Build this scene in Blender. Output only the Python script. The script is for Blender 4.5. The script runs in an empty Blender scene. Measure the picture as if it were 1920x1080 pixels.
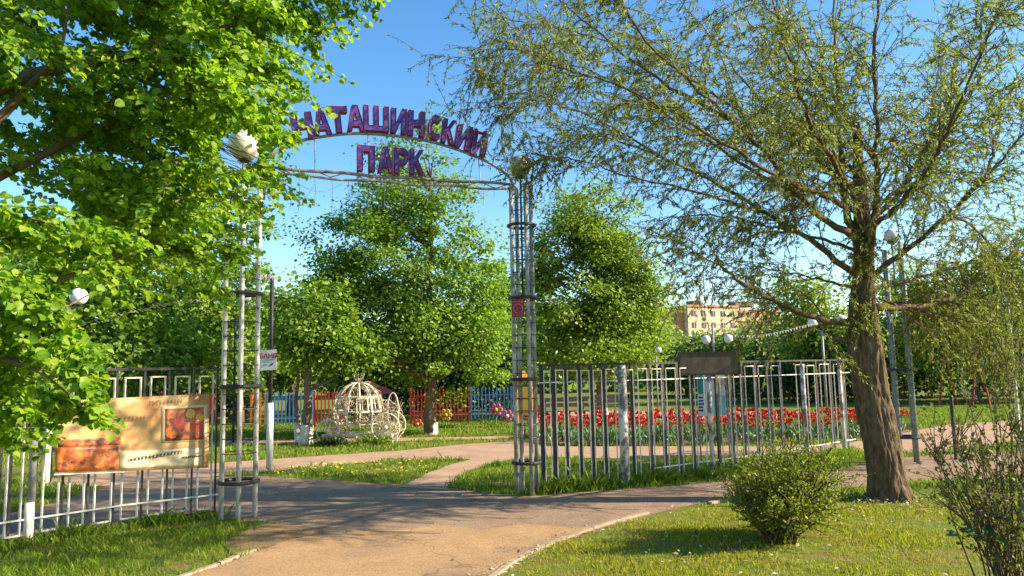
import bpy, bmesh, math, random
import numpy as np
from mathutils import Vector, Matrix

random.seed(7)
RNG = np.random.default_rng(11)
sc = bpy.context.scene
COL = sc.collection
R = math.radians

# ------------------------------------------------------------------ camera
CAM_H, FPX = 1.65, 1400.0
cam_d = bpy.data.cameras.new('camera')
cam_d.lens = 36.0 * FPX / 1920.0
cam_d.sensor_width = 36.0
cam_d.clip_start, cam_d.clip_end = 0.05, 3000
cam = bpy.data.objects.new('camera', cam_d)
COL.objects.link(cam)
CAM_R = Matrix.Rotation(R(90 + 6.24), 3, 'X') @ Matrix.Rotation(R(-1.2), 3, 'Z')
cam.matrix_world = Matrix.Translation((0, 0, CAM_H)) @ CAM_R.to_4x4()
sc.camera = cam

# ------------------------------------------------------------------ sky and sun
SUN_EL, SUN_AZ = 29.0, 95.0            # azimuth clockwise from +Y
S = Vector((math.cos(R(SUN_EL)) * math.sin(R(SUN_AZ)), math.cos(R(SUN_EL)) * math.cos(R(SUN_AZ)), math.sin(R(SUN_EL))))
world = bpy.data.worlds.new('World')
sc.world = world
world.use_nodes = True
wn = world.node_tree
wn.nodes.clear()
sky = wn.nodes.new('ShaderNodeTexSky')
sky.sky_type = 'NISHITA'
sky.sun_disc = False
sky.sun_elevation = R(SUN_EL)
sky.sun_rotation = R(SUN_AZ)
sky.air_density = 1.0
sky.dust_density = 0.4
sky.ozone_density = 1.8
hsv = wn.nodes.new('ShaderNodeHueSaturation')
hsv.inputs['Saturation'].default_value = 1.3
bg = wn.nodes.new('ShaderNodeBackground')
bg.inputs['Strength'].default_value = 0.115
wo = wn.nodes.new('ShaderNodeOutputWorld')
wn.links.new(sky.outputs[0], hsv.inputs['Color'])
wn.links.new(hsv.outputs[0], bg.inputs['Color'])
wn.links.new(bg.outputs[0], wo.inputs['Surface'])
sun_d = bpy.data.lights.new('sun', 'SUN')
sun_d.energy = 5.0
sun_d.angle = R(0.5)
sun_d.color = (1.0, 0.87, 0.68)
sun = bpy.data.objects.new('sun', sun_d)
COL.objects.link(sun)
sun.rotation_euler = S.to_track_quat('Z', 'Y').to_euler()
sun.location = (20, -6, 12)

sc.view_settings.view_transform = 'Standard'
sc.view_settings.look = 'None'
sc.view_settings.gamma = 1.0
sc.view_settings.exposure = 1.3
sc.view_settings.use_curve_mapping = False
sc.render.engine = 'CYCLES'
sc.cycles.use_denoising = True
sc.cycles.max_bounces = 8
sc.cycles.diffuse_bounces = 5
sc.cycles.glossy_bounces = 2
sc.cycles.transmission_bounces = 4
sc.cycles.transparent_max_bounces = 4
sc.cycles.caustics_reflective = False
sc.cycles.caustics_refractive = False


# ------------------------------------------------------------------ where things stand: photograph pixel -> point in the place
def ray(px, py):
    return CAM_R @ Vector(((px - 960) / FPX, -(py - 540) / FPX, -1.0))


def at(px, py, Y):
    d = ray(px, py)
    t = Y / d.y
    return Vector((d.x * t, Y, CAM_H + d.z * t))


def G(px, py, z=0.0):
    d = ray(px, py)
    t = (z - CAM_H) / d.z
    return Vector((d.x * t, d.y * t, z))


def on_plane(px, py, p0, n):
    d = ray(px, py)
    t = (Vector(p0) - Vector((0, 0, CAM_H))).dot(n) / d.dot(n)
    return Vector((0, 0, CAM_H)) + d * t


# ------------------------------------------------------------------ materials
MATS = {}


def mat(name, c1, c2=None, scale=6.0, rough=0.7, bump=0.0, bscale=40.0, metal=0.0, spec=0.4, detail=6.0, lo=0.35, hi=0.65, stretch=None, c3=None, scale3=1.2):
    if name in MATS:
        return MATS[name]
    m = bpy.data.materials.new(name)
    m.use_nodes = True
    nt = m.node_tree
    b = nt.nodes['Principled BSDF']
    b.inputs['Roughness'].default_value = rough
    b.inputs['Metallic'].default_value = metal
    b.inputs['Specular IOR Level'].default_value = spec
    b.inputs['Base Color'].default_value = (*c1, 1)
    geo = nt.nodes.new('ShaderNodeNewGeometry')
    src = geo.outputs['Position']
    if stretch:
        mp = nt.nodes.new('ShaderNodeVectorMath')
        mp.operation = 'MULTIPLY'
        mp.inputs[1].default_value = stretch
        nt.links.new(src, mp.inputs[0])
        src = mp.outputs[0]

    def noise(s, det):
        n = nt.nodes.new('ShaderNodeTexNoise')
        n.inputs['Scale'].default_value = s
        n.inputs['Detail'].default_value = det
        n.inputs['Roughness'].default_value = 0.65
        nt.links.new(src, n.inputs['Vector'])
        return n

    if c2:
        n = noise(scale, detail)
        mr = nt.nodes.new('ShaderNodeMapRange')
        mr.inputs['From Min'].default_value = lo
        mr.inputs['From Max'].default_value = hi
        nt.links.new(n.outputs['Fac'], mr.inputs['Value'])
        mx = nt.nodes.new('ShaderNodeMix')
        mx.data_type = 'RGBA'
        mx.inputs['A'].default_value = (*c1, 1)
        mx.inputs['B'].default_value = (*c2, 1)
        nt.links.new(mr.outputs[0], mx.inputs['Factor'])
        out = mx.outputs['Result']
        if c3:
            n3 = noise(scale3, 4.0)
            mr3 = nt.nodes.new('ShaderNodeMapRange')
            mr3.inputs['From Min'].default_value = 0.5
            mr3.inputs['From Max'].default_value = 0.66
            nt.links.new(n3.outputs['Fac'], mr3.inputs['Value'])
            mx3 = nt.nodes.new('ShaderNodeMix')
            mx3.data_type = 'RGBA'
            mx3.inputs['B'].default_value = (*c3, 1)
            nt.links.new(out, mx3.inputs['A'])
            nt.links.new(mr3.outputs[0], mx3.inputs['Factor'])
            out = mx3.outputs['Result']
        nt.links.new(out, b.inputs['Base Color'])
    if bump:
        n = noise(bscale, 8.0)
        bp = nt.nodes.new('ShaderNodeBump')
        bp.inputs['Strength'].default_value = bump
        bp.inputs['Distance'].default_value = 0.02
        nt.links.new(n.outputs['Fac'], bp.inputs['Height'])
        nt.links.new(bp.outputs[0], b.inputs['Normal'])
    MATS[name] = m
    return m


def leaf_mat(name, cols, trans=0.45, rough=0.5, spec=0.35, tcol=1.5):
    """each leaf its own tint; light passes through the blade"""
    m = bpy.data.materials.new(name)
    m.use_nodes = True
    nt = m.node_tree
    b = nt.nodes['Principled BSDF']
    out = nt.nodes['Material Output']
    b.inputs['Roughness'].default_value = rough
    b.inputs['Specular IOR Level'].default_value = spec
    geo = nt.nodes.new('ShaderNodeNewGeometry')
    cr = nt.nodes.new('ShaderNodeValToRGB')
    el = cr.color_ramp.elements
    while len(el) < len(cols):
        el.new(0.5)
    for i, c in enumerate(cols):
        el[i].position = i / (len(cols) - 1)
        el[i].color = (*c, 1)
    nt.links.new(geo.outputs['Random Per Island'], cr.inputs['Fac'])
    nt.links.new(cr.outputs[0], b.inputs['Base Color'])
    tr = nt.nodes.new('ShaderNodeBsdfTranslucent')
    mu = nt.nodes.new('ShaderNodeMix')
    mu.data_type = 'RGBA'
    mu.blend_type = 'MULTIPLY'
    mu.inputs['Factor'].default_value = 1.0
    mu.inputs['B'].default_value = (tcol * 0.98, tcol * 1.08, tcol * 0.45, 1)
    nt.links.new(cr.outputs[0], mu.inputs['A'])
    nt.links.new(mu.outputs['Result'], tr.inputs['Color'])
    ms = nt.nodes.new('ShaderNodeMixShader')
    ms.inputs[0].default_value = trans
    nt.links.new(b.outputs[0], ms.inputs[1])
    nt.links.new(tr.outputs[0], ms.inputs[2])
    nt.links.new(ms.outputs[0], out.inputs['Surface'])
    MATS[name] = m
    return m


M_LAWN = mat('lawn_soil', (0.11, 0.14, 0.02), (0.17, 0.19, 0.03), 9, 0.95, 0.6, 60, spec=0.1, c3=(0.20, 0.14, 0.05), scale3=1.9)
M_ROAD = mat('worn_asphalt', (0.26, 0.172, 0.115), (0.33, 0.22, 0.145), 3.0, 0.95, 0.6, 120, spec=0.08, c3=(0.33, 0.235, 0.15), scale3=0.8)
M_PATH = mat('sandy_path', (0.37, 0.225, 0.11), (0.45, 0.285, 0.145), 2.2, 0.95, 0.5, 140, spec=0.1, c3=(0.25, 0.17, 0.11), scale3=1.1)
def crack(m, scale, width):
    """fine dark cracks worn into a paved surface"""
    nt = m.node_tree
    b = nt.nodes['Principled BSDF']
    src = b.inputs['Base Color'].links[0].from_socket
    geo = nt.nodes.new('ShaderNodeNewGeometry')
    nz = nt.nodes.new('ShaderNodeTexNoise')
    nz.inputs['Scale'].default_value = 3.0
    ad = nt.nodes.new('ShaderNodeVectorMath')
    ad.operation = 'MULTIPLY_ADD'
    ad.inputs[1].default_value = (.5, .5, .5)
    nt.links.new(geo.outputs['Position'], nz.inputs['Vector'])
    nt.links.new(nz.outputs['Color'], ad.inputs[0])
    nt.links.new(geo.outputs['Position'], ad.inputs[2])
    vo = nt.nodes.new('ShaderNodeTexVoronoi')
    vo.feature = 'DISTANCE_TO_EDGE'
    vo.inputs['Scale'].default_value = scale
    nt.links.new(ad.outputs[0], vo.inputs['Vector'])
    mr = nt.nodes.new('ShaderNodeMapRange')
    mr.inputs['From Min'].default_value = 0.0
    mr.inputs['From Max'].default_value = width
    mr.inputs['To Min'].default_value = .66
    mr.inputs['To Max'].default_value = 1.0
    nt.links.new(vo.outputs['Distance'], mr.inputs['Value'])
    sp = nt.nodes.new('ShaderNodeTexNoise')
    sp.inputs['Scale'].default_value = 75.0
    sp.inputs['Detail'].default_value = 2.0
    nt.links.new(geo.outputs['Position'], sp.inputs['Vector'])
    m2 = nt.nodes.new('ShaderNodeMapRange')
    m2.inputs['From Min'].default_value = .3
    m2.inputs['From Max'].default_value = .7
    m2.inputs['To Min'].default_value = .68
    m2.inputs['To Max'].default_value = 1.3
    nt.links.new(sp.outputs['Fac'], m2.inputs['Value'])
    mu = nt.nodes.new('ShaderNodeMath')
    mu.operation = 'MULTIPLY'
    nt.links.new(mr.outputs[0], mu.inputs[0])
    nt.links.new(m2.outputs[0], mu.inputs[1])
    vm = nt.nodes.new('ShaderNodeVectorMath')
    vm.operation = 'SCALE'
    nt.links.new(src, vm.inputs[0])
    nt.links.new(mu.outputs[0], vm.inputs['Scale'])
    nt.links.new(vm.outputs[0], b.inputs['Base Color'])


crack(M_ROAD, .9, .012)
crack(M_PATH, .45, .008)
M_PATH2 = mat('reddish_path', (0.34, 0.215, 0.135), (0.43, 0.285, 0.185), 2.0, 0.95, 0.3, 90, spec=0.1)
M_SOIL = mat('bare_soil', (0.33, 0.21, 0.105), (0.20, 0.13, 0.065), 7, 0.95, 0.8, 60, spec=0.1)
M_KERB = mat('kerb_concrete', (0.42, 0.33, 0.22), (0.30, 0.22, 0.14), 14, 0.9, 0.5, 80, spec=0.15)
M_WHITE = mat('old_white_paint', (0.74, 0.70, 0.60), (0.52, 0.46, 0.36), 16, 0.55, 0.25, 60, lo=0.45, hi=0.7)
M_MOTTLE = mat('flaked_white_pipe', (0.66, 0.64, 0.58), (0.26, 0.235, 0.20), 9, 0.5, 0.3, 60, lo=0.5, hi=0.64, stretch=(1, 1, 0.4))
M_MOTTLE2 = mat('weathered_grey_pipe', (0.24, 0.24, 0.21), (0.60, 0.57, 0.50), 8, 0.5, 0.3, 60, lo=0.46, hi=0.62, stretch=(1, 1, 0.45))
M_TEAL = mat('grey_teal_pipe', (0.26, 0.34, 0.34), (0.14, 0.17, 0.16), 12, 0.55, 0.2, 60)
M_BLACK = mat('black_metal', (0.018, 0.016, 0.016), (0.05, 0.045, 0.04), 14, 0.5, 0.2, 60)
M_GREYM = mat('grey_metal', (0.20, 0.19, 0.18), (0.34, 0.33, 0.31), 10, 0.45, 0.2, 50)
M_RUST = mat('rusty_chrome', (0.42, 0.37, 0.33), (0.16, 0.10, 0.07), 16, 0.35, 0.2, 50, metal=0.4)
M_PURPLE = mat('purple_letter_face', (0.055, 0.035, 0.28), (0.12, 0.04, 0.22), 11, 0.45, 0.15, 30, lo=0.42, hi=0.62)
M_RED = mat('red_letter_side', (0.34, 0.025, 0.05), (0.20, 0.025, 0.10), 9, 0.45, 0.1, 40)
M_GLOBE = mat('milky_globe', (0.86, 0.80, 0.70), (0.78, 0.70, 0.58), 5, 0.25, spec=0.5)
M_GLOBEW = mat('white_globe', (0.85, 0.84, 0.86), (0.78, 0.76, 0.78), 5, 0.25, spec=0.5)
M_GLOBED = mat('dirty_shaded_globe', (0.60, 0.57, 0.46), (0.40, 0.37, 0.27), 9, 0.25, spec=0.5)  # dirt on the glass, with the willow's shade also put into the colour
M_CONC = mat('footing_concrete', (0.58, 0.50, 0.38), (0.40, 0.33, 0.24), 12, 0.9, 0.5, 60)
M_BARK = mat('willow_bark', (0.07, 0.047, 0.028), (0.21, 0.145, 0.08), 26, 0.95, 1.0, 40, spec=0.1, stretch=(1, 1, 0.3), detail=8)
M_TWIG = mat('willow_twig', (0.09, 0.065, 0.03), (0.15, 0.11, 0.045), 12, 0.9, spec=0.1)
M_BARK2 = mat('linden_bark', (0.13, 0.095, 0.065), (0.22, 0.165, 0.11), 10, 0.95, 0.9, 30, spec=0.1, stretch=(1, 1, 0.3))
M_LIME = mat('trunk_limewash', (0.66, 0.58, 0.46), (0.40, 0.33, 0.24), 8, 0.95, 0.5, 40, lo=0.5, hi=0.75)
M_FBLUE = mat('blue_fence_paint', (0.07, 0.22, 0.52), (0.11, 0.30, 0.58), 6, 0.5)
M_FRED = mat('red_fence_paint', (0.62, 0.06, 0.035), (0.5, 0.035, 0.03), 6, 0.5)
M_FORANGE = mat('orange_fence_paint', (0.78, 0.28, 0.03), (0.66, 0.2, 0.03), 6, 0.5)
M_FYELLOW = mat('yellow_paint', (0.55, 0.33, 0.04), (0.5, 0.28, 0.03), 6, 0.5)
M_PINK = mat('pink_paint', (0.5, 0.12, 0.19), (0.42, 0.08, 0.15), 6, 0.5)
M_BROWN = mat('dark_brown_panel', (0.075, 0.052, 0.045), (0.15, 0.115, 0.10), 7, 0.6, 0.15, 30, stretch=(1, 1, 0.5))
M_TULIP = mat('tulip_red', (0.60, 0.02, 0.03), (0.72, 0.10, 0.04), 9, 0.5)
M_TSTEM = mat('tulip_green', (0.10, 0.20, 0.06), (0.16, 0.28, 0.09), 8, 0.5)
M_CARR = mat('carriage_cream', (0.74, 0.66, 0.52), (0.55, 0.45, 0.32), 14, 0.5)
M_VINE = mat('dry_vine', (0.50, 0.42, 0.28), (0.30, 0.23, 0.13), 20, 0.8)
L_LINDEN = leaf_mat('linden_leaf', [(0.07, 0.165, 0.012), (0.15, 0.28, 0.014), (0.25, 0.38, 0.02), (0.30, 0.40, 0.03)], 0.48, 0.5)
L_WILLOW = leaf_mat('willow_leaf', [(0.10, 0.135, 0.05), (0.18, 0.205, 0.055), (0.30, 0.30, 0.055)], 0.45, 0.5)
L_MAPLE = leaf_mat('park_tree_leaf', [(0.06, 0.13, 0.014), (0.13, 0.235, 0.018), (0.22, 0.33, 0.03), (0.27, 0.36, 0.05)], 0.4, 0.5)
L_YELLOWG = leaf_mat('yellow_green_leaf', [(0.09, 0.16, 0.014), (0.17, 0.26, 0.018), (0.25, 0.33, 0.03), (0.30, 0.36, 0.05)], 0.4, 0.5)
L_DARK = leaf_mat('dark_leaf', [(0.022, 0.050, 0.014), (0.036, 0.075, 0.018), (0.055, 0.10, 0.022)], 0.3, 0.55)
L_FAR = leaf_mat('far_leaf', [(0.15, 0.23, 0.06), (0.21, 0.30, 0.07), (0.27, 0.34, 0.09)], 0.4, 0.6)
L_BUSH = leaf_mat('shrub_leaf', [(0.12, 0.16, 0.018), (0.20, 0.24, 0.022), (0.30, 0.31, 0.03)], 0.4, 0.5)
L_BUSH2 = leaf_mat('bare_shrub_leaf', [(0.07, 0.09, 0.02), (0.11, 0.13, 0.03), (0.17, 0.16, 0.05)], 0.35, 0.55)
L_BIG = leaf_mat('broad_leaf', [(0.03, 0.08, 0.02), (0.05, 0.11, 0.03)], 0.3, 0.5)
L_GRASS = leaf_mat('grass_blade', [(0.08, 0.15, 0.012), (0.13, 0.22, 0.015), (0.19, 0.27, 0.02), (0.24, 0.23, 0.05)], 0.35, 0.6, 0.2)
L_MOWN = leaf_mat('mown_grass_blade', [(0.16, 0.20, 0.010), (0.24, 0.27, 0.012), (0.33, 0.32, 0.02), (0.40, 0.29, 0.08)], 0.35, 0.6, 0.2)
L_LITTER = leaf_mat('leaf_litter', [(0.20, 0.12, 0.05), (0.45, 0.36, 0.2), (0.62, 0.55, 0.4)], 0.1, 0.8)
L_DANDY = leaf_mat('dandelion_yellow', [(0.7, 0.5, 0.02), (0.8, 0.62, 0.04)], 0.1, 0.8)

# ------------------------------------------------------------------ building helpers
ORG = {}


def tag(o, label, cat, group=None):
    o['label'] = label
    o['category'] = cat
    if group:
        o['group'] = group
    return o


def thing(name, label, cat, loc, group=None):
    o = bpy.data.objects.new(name, None)
    o.empty_display_size = 0.1
    o.location = loc
    ORG[o.name] = Vector(loc)
    COL.objects.link(o)
    return tag(o, label, cat, group)


def copy_thing(src, loc, label):
    r = src.copy()
    COL.objects.link(r)
    r.location = loc
    r['label'] = label
    ORG[r.name] = Vector(loc)

    def rec(a, b):
        for ch in [c for c in bpy.data.objects if c.parent == a]:
            c = ch.copy()
            COL.objects.link(c)
            c.parent = b
            rec(ch, c)
    rec(src, r)
    return r


class MB:
    def __init__(self):
        self.v, self.f, self.m = [], [], []

    def add(self, vs, fs, mi=0):
        k = len(self.v)
        self.v += [tuple(p) for p in vs]
        self.f += [tuple(i + k for i in f) for f in fs]
        self.m += [mi] * len(fs)
        return self

    def box(self, c, size, rz=0.0, mi=0, rot=None):
        c = Vector(c)
        h = Vector(size) / 2
        rm = rot if rot is not None else Matrix.Rotation(rz, 3, 'Z')
        vs = [c + rm @ Vector((sx * h.x, sy * h.y, sz * h.z)) for sz in (-1, 1) for sx, sy in ((-1, -1), (1, -1), (1, 1), (-1, 1))]
        return self.add(vs, [(3, 2, 1, 0), (4, 5, 6, 7), (0, 1, 5, 4), (1, 2, 6, 5), (2, 3, 7, 6), (3, 0, 4, 7)], mi)

    def bar(self, a, b, w, d=None, mi=0):
        """rectangular bar from a to b"""
        a, b = Vector(a), Vector(b)
        z = (b - a)
        L = z.length
        q = z.to_track_quat('Z', 'Y').to_matrix()
        return self.box((a + b) / 2, (w, d or w, L), rot=q, mi=mi)

    def tube(self, pts, rad, seg=6, mi=0, closed=False, cap=True, rough=0.0):
        pts = [Vector(p) for p in pts]
        n = len(pts)
        rs = rad if hasattr(rad, '__len__') else [rad] * n
        vs, fs = [], []
        prev = None
        for i, p in enumerate(pts):
            if closed:
                t = pts[(i + 1) % n] - pts[i - 1]
            else:
                t = pts[min(i + 1, n - 1)] - pts[max(i - 1, 0)]
            if t.length < 1e-9:
                t = Vector((0, 0, 1))
            t.normalize()
            if prev is None:
                u = t.orthogonal().normalized()
            else:
                u = (prev - t * prev.dot(t))
                u = u.normalized() if u.length > 1e-6 else t.orthogonal().normalized()
            prev = u
            w = t.cross(u)
            for k in range(seg):
                a = 2 * math.pi * k / seg
                r = rs[i] * (1 + (random.uniform(-rough, rough) if rough else 0))
                vs.append(p + (u * math.cos(a) + w * math.sin(a)) * r)
        m = n if closed else n - 1
        for i in range(m):
            j = (i + 1) % n
            for k in range(seg):
                l = (k + 1) % seg
                fs.append((i * seg + k, i * seg + l, j * seg + l, j * seg + k))
        if cap and not closed:
            fs.append(tuple(range(seg - 1, -1, -1)))
            fs.append(tuple(range((n - 1) * seg, n * seg)))
        return self.add(vs, fs, mi)

    def ring(self, c, r, tr, n=20, seg=6, axis='Z', mi=0, sx=1.0):
        c = Vector(c)
        pts = []
        for i in range(n):
            a = 2 * math.pi * i / n
            x, y = math.cos(a) * r * sx, math.sin(a) * r
            d = {'Z': Vector((x, y, 0)), 'Y': Vector((x, 0, y)), 'X': Vector((0, x, y))}[axis]
            pts.append(c + d)
        return self.tube(pts, tr, seg, mi, closed=True)

    def lathe(self, c, prof, n=24, mi=0):
        c = Vector(c)
        vs, fs = [], []
        for r, z in prof:
            for k in range(n):
                a = 2 * math.pi * k / n
                vs.append(c + Vector((r * math.cos(a), r * math.sin(a), z)))
        for i in range(len(prof) - 1):
            for k in range(n):
                l = (k + 1) % n
                fs.append((i * n + k, i * n + l, (i + 1) * n + l, (i + 1) * n + k))
        fs.append(tuple(range(n - 1, -1, -1)))
        fs.append(tuple(range((len(prof) - 1) * n, len(prof) * n)))
        return self.add(vs, fs, mi)

    def sphere(self, c, r, n=24, m=14, mi=0, sz=1.0):
        prof = [(r * math.sin(math.pi * max(i, 0.02) / m) if i < m else r * math.sin(math.pi * 0.02 / m), -r * sz * math.cos(math.pi * i / m)) for i in range(m + 1)]
        return self.lathe(c, prof, n, mi)

    def build(self, name, mats, parent=None, smooth=False, loc=None):
        me = bpy.data.meshes.new(name)
        org = ORG.get(parent.name, Vector()) if parent else (Vector(loc) if loc else Vector())
        vv = [(p[0] - org.x, p[1] - org.y, p[2] - org.z) for p in self.v]
        me.from_pydata(vv, [], self.f)
        mats = mats if isinstance(mats, (list, tuple)) else [mats]
        for x in mats:
            me.materials.append(x)
        if len(mats) > 1:
            me.polygons.foreach_set('material_index', self.m)
        if smooth:
            me.polygons.foreach_set('use_smooth', [True] * len(self.f))
        me.update()
        o = bpy.data.objects.new(name, me)
        COL.objects.link(o)
        if parent:
            o.parent = parent
            ORG[o.name] = org
        else:
            o.location = org
            ORG[o.name] = org
        return o


def np_mesh(name, V, F, material, parent=None):
    """V (n,3), F (m,k) arrays -> mesh object"""
    org = np.array(ORG.get(parent.name, Vector())) if parent else np.zeros(3)
    V = (V - org).astype(np.float32)
    me = bpy.data.meshes.new(name)
    me.vertices.add(len(V))
    me.vertices.foreach_set('co', V.ravel())
    k = F.shape[1]
    me.loops.add(F.size)
    me.polygons.add(len(F))
    me.polygons.foreach_set('loop_start', np.arange(0, F.size, k, dtype=np.int32))
    me.loops.foreach_set('vertex_index', F.astype(np.int32).ravel())
    me.update(calc_edges=True)
    me.materials.append(material)
    o = bpy.data.objects.new(name, me)
    COL.objects.link(o)
    if parent:
        o.parent = parent
        ORG[o.name] = Vector(org)
    return o


T_LIME = (np.array([(0, 0, 0), (.28, .5, .10), (.7, .42, .12), (1, 0, -.12), (.7, -.42, .12), (.28, -.5, .10)]), np.array([(0, 1, 2, 3), (0, 3, 4, 5)]))
T_LEAF = (np.array([(0, 0, 0), (.45, .5, .10), (1, 0, -.05), (.45, -.5, .10)]), np.array([(0, 1, 2, 3)]))


def unit(a):
    return a / np.maximum(np.linalg.norm(a, axis=-1, keepdims=True), 1e-9)


def leaves(name, P, A, N, L, W, tmpl, material, parent=None):
    T, F = tmpl
    A = unit(A)
    B = unit(np.cross(N, A))
    N = np.cross(A, B)
    n = len(P)
    V = (P[:, None, :] + A[:, None, :] * (T[None, :, 0:1] * L[:, None, None])
         + B[:, None, :] * (T[None, :, 1:2] * W[:, None, None]) + N[:, None, :] * (T[None, :, 2:3] * W[:, None, None]))
    k = len(T)
    FF = (F[None] + (np.arange(n) * k)[:, None, None]).reshape(-1, F.shape[1])
    return np_mesh(name, V.reshape(-1, 3), FF, material, parent)


def rand_dirs(n):
    return unit(RNG.normal(size=(n, 3)))


def spline(pts, n):
    """Catmull-Rom resample"""
    P = [Vector(p) for p in pts]
    P = [P[0] * 2 - P[1]] + P + [P[-1] * 2 - P[-2]]
    out = []
    m = len(P) - 3
    for i in range(n):
        t = i / (n - 1) * m
        k = min(int(t), m - 1)
        u = t - k
        a, b, c, d = P[k:k + 4]
        out.append(0.5 * ((2 * b) + (c - a) * u + (2 * a - 5 * b + 4 * c - d) * u * u + (3 * b - a - 3 * c + d) * u ** 3))
    return out


def inside(poly, X, Y):
    r = np.zeros(len(X), bool)
    n = len(poly)
    for i in range(n):
        x0, y0 = poly[i][0], poly[i][1]
        x1, y1 = poly[i - 1][0], poly[i - 1][1]
        c = ((y0 > Y) != (y1 > Y))
        if abs(y1 - y0) > 1e-12:
            r ^= c & (X < (x1 - x0) * (Y - y0) / (y1 - y0) + x0)
    return r


def sheet(name, poly, z, m, jitter=0.03, step=0.25):
    """a ground sheet with a slightly ragged edge"""
    pts = []
    n = len(poly)
    for i in range(n):
        a, b = Vector(poly[i]), Vector(poly[(i + 1) % n])
        k = max(1, min(60, int((b - a).length / step)))
        for j in range(k):
            p = a.lerp(b, j / k)
            pts.append((p.x + random.uniform(-jitter, jitter), p.y + random.uniform(-jitter, jitter), z))
    bm = bmesh.new()
    f = bm.faces.new([bm.verts.new(p) for p in pts])
    f.normal_update()
    if f.normal.z < 0:
        f.normal_flip()
    bmesh.ops.triangulate(bm, faces=[f])
    me = bpy.data.meshes.new(name)
    bm.to_mesh(me)
    bm.free()
    me.materials.append(m)
    o = bpy.data.objects.new(name, me)
    COL.objects.link(o)
    o['kind'] = 'structure'
    return o


# ------------------------------------------------------------------ ground, road, paths
gm = MB()
gm.add([(-400, -60, 0), (400, -60, 0), (400, 700, 0), (-400, 700, 0)], [(0, 1, 2, 3)])
g = gm.build('ground', M_LAWN)
g['kind'] = 'structure'


def gp(pix):
    return [tuple(G(*p)[:2]) for p in pix]


P_ROAD = gp([(-700, 1120), (-300, 1035), (0, 968), (70, 952), (200, 912), (330, 897), (480, 893), (560, 898), (740, 908), (830, 914), (930, 927), (1010, 930), (1100, 922),
             (1230, 914), (1350, 904), (1480, 892), (1600, 876), (1700, 858), (1790, 852), (1920, 846), (2300, 826), (2400, 860), (1920, 897), (1740, 902), (1620, 912), (1480, 922), (1370, 932),
             (1250, 958), (1150, 985), (1080, 1006), (540, 1012), (560, 998), (520, 982), (470, 978), (400, 972), (300, 985), (100, 1010), (-60, 1045), (-500, 1180)])
P_PATH = gp([(1150, 985), (1080, 1008), (1010, 1032), (960, 1056), (915, 1085), (860, 1150), (820, 1240), (600, 1240), (200, 1150), (340, 1083), (400, 1064), (455, 1045), (500, 1022), (545, 1008), (600, 998), (660, 988), (740, 996), (820, 985), (900, 994), (980, 983), (1070, 990)])
P_IN1 = gp([(60, 905), (200, 883), (330, 874), (480, 864), (640, 853), (760, 845), (870, 834), (950, 828), (990, 829), (1010, 838), (1160, 838), (1400, 838), (1620, 832),
            (1640, 846), (1400, 856), (1160, 861), (1010, 858), (965, 861), (915, 872), (880, 884), (850, 902), (838, 920), (745, 915), (800, 890), (845, 872), (880, 862), (820, 862), (700, 867), (600, 875), (500, 886), (330, 900), (180, 914)])
P_PLAZA = gp([(1570, 836), (1640, 822), (1725, 806), (1790, 795), (1920, 788), (2300, 778), (2400, 812), (1920, 826), (1830, 836), (1760, 848), (1640, 852)])
P_FAR = gp([(100, 835), (500, 826), (740, 822), (960, 818), (970, 822), (740, 828), (500, 833), (100, 845)])
P_BACK = gp([(960, 772), (1120, 771), (1240, 772), (1500, 772), (1500, 781), (1250, 789), (1100, 787), (960, 782)])
sheet('cross_road', P_ROAD, 0.004, M_ROAD, 0.04)
sheet('entrance_path', P_PATH, 0.008, M_PATH, 0.03, .12)
sheet('inner_path', P_IN1, 0.012, M_PATH2, 0.04)
sheet('plaza_path', P_PLAZA, 0.008, M_PATH2, 0.05)
sheet('far_path', P_FAR, 0.008, M_PATH2, 0.05)
sheet('back_path', P_BACK, 0.008, M_PATH2, 0.05)
P_SOIL = gp([(455, 1043), (430, 1040), (420, 1020), (450, 1000), (500, 984), (560, 985), (610, 996), (600, 1004), (545, 1014), (500, 1028)])
sheet('bare_soil', P_SOIL, 0.013, M_SOIL, 0.03, 0.1)
P_BED = gp([(980, 812), (1100, 810), (1300, 806), (1500, 806), (1640, 802), (1720, 806), (1700, 812), (1620, 826), (1400, 833), (1200, 836), (1080, 836), (1000, 831)])
sheet('flower_bed_soil', P_BED, 0.02, M_SOIL, 0.03)

# kerb stones of the entrance path and the inner path, one by one
kerb = thing('path_kerb', 'pale concrete kerb stones edging the sandy paths', 'kerb', (0, 0, 0))
kerb['kind'] = 'structure'
del kerb['category']


def kerb_run(pix, h=0.022, w=0.05, L=0.5):
    pts = spline([G(*p) for p in pix], 60)
    acc, start = 0, pts[0]
    for a, b in zip(pts, pts[1:]):
        acc += (b - a).length
        if acc >= L:
            d = b - start
            ang = math.atan2(d.y, d.x)
            c = (start + b) / 2
            mb = MB()
            mb.box((c.x, c.y, h / 2 - 0.02 + random.uniform(0, 0.008)), (d.length - 0.012, w, h + 0.04), ang + random.uniform(-.01, .01))
            mb.build('kerb_stone', M_KERB, kerb)
            start, acc = b, 0


kerb_run([(915, 1090), (960, 1056), (1010, 1031), (1075, 1005), (1150, 980), (1220, 962)])
kerb_run([(240, 1125), (340, 1083), (400, 1063), (450, 1046), (480, 1033)])
kerb_run([(560, 879), (640, 871), (680, 868)], 0.06, 0.1)
kerb_run([(715, 866), (760, 863), (800, 862)], 0.06, 0.1)
kerb_run([(1180, 862), (1300, 860), (1420, 856)], 0.07, 0.1)
kerb_run([(1330, 946), (1370, 937), (1420, 929)], 0.025, 0.06, 0.3)


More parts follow.
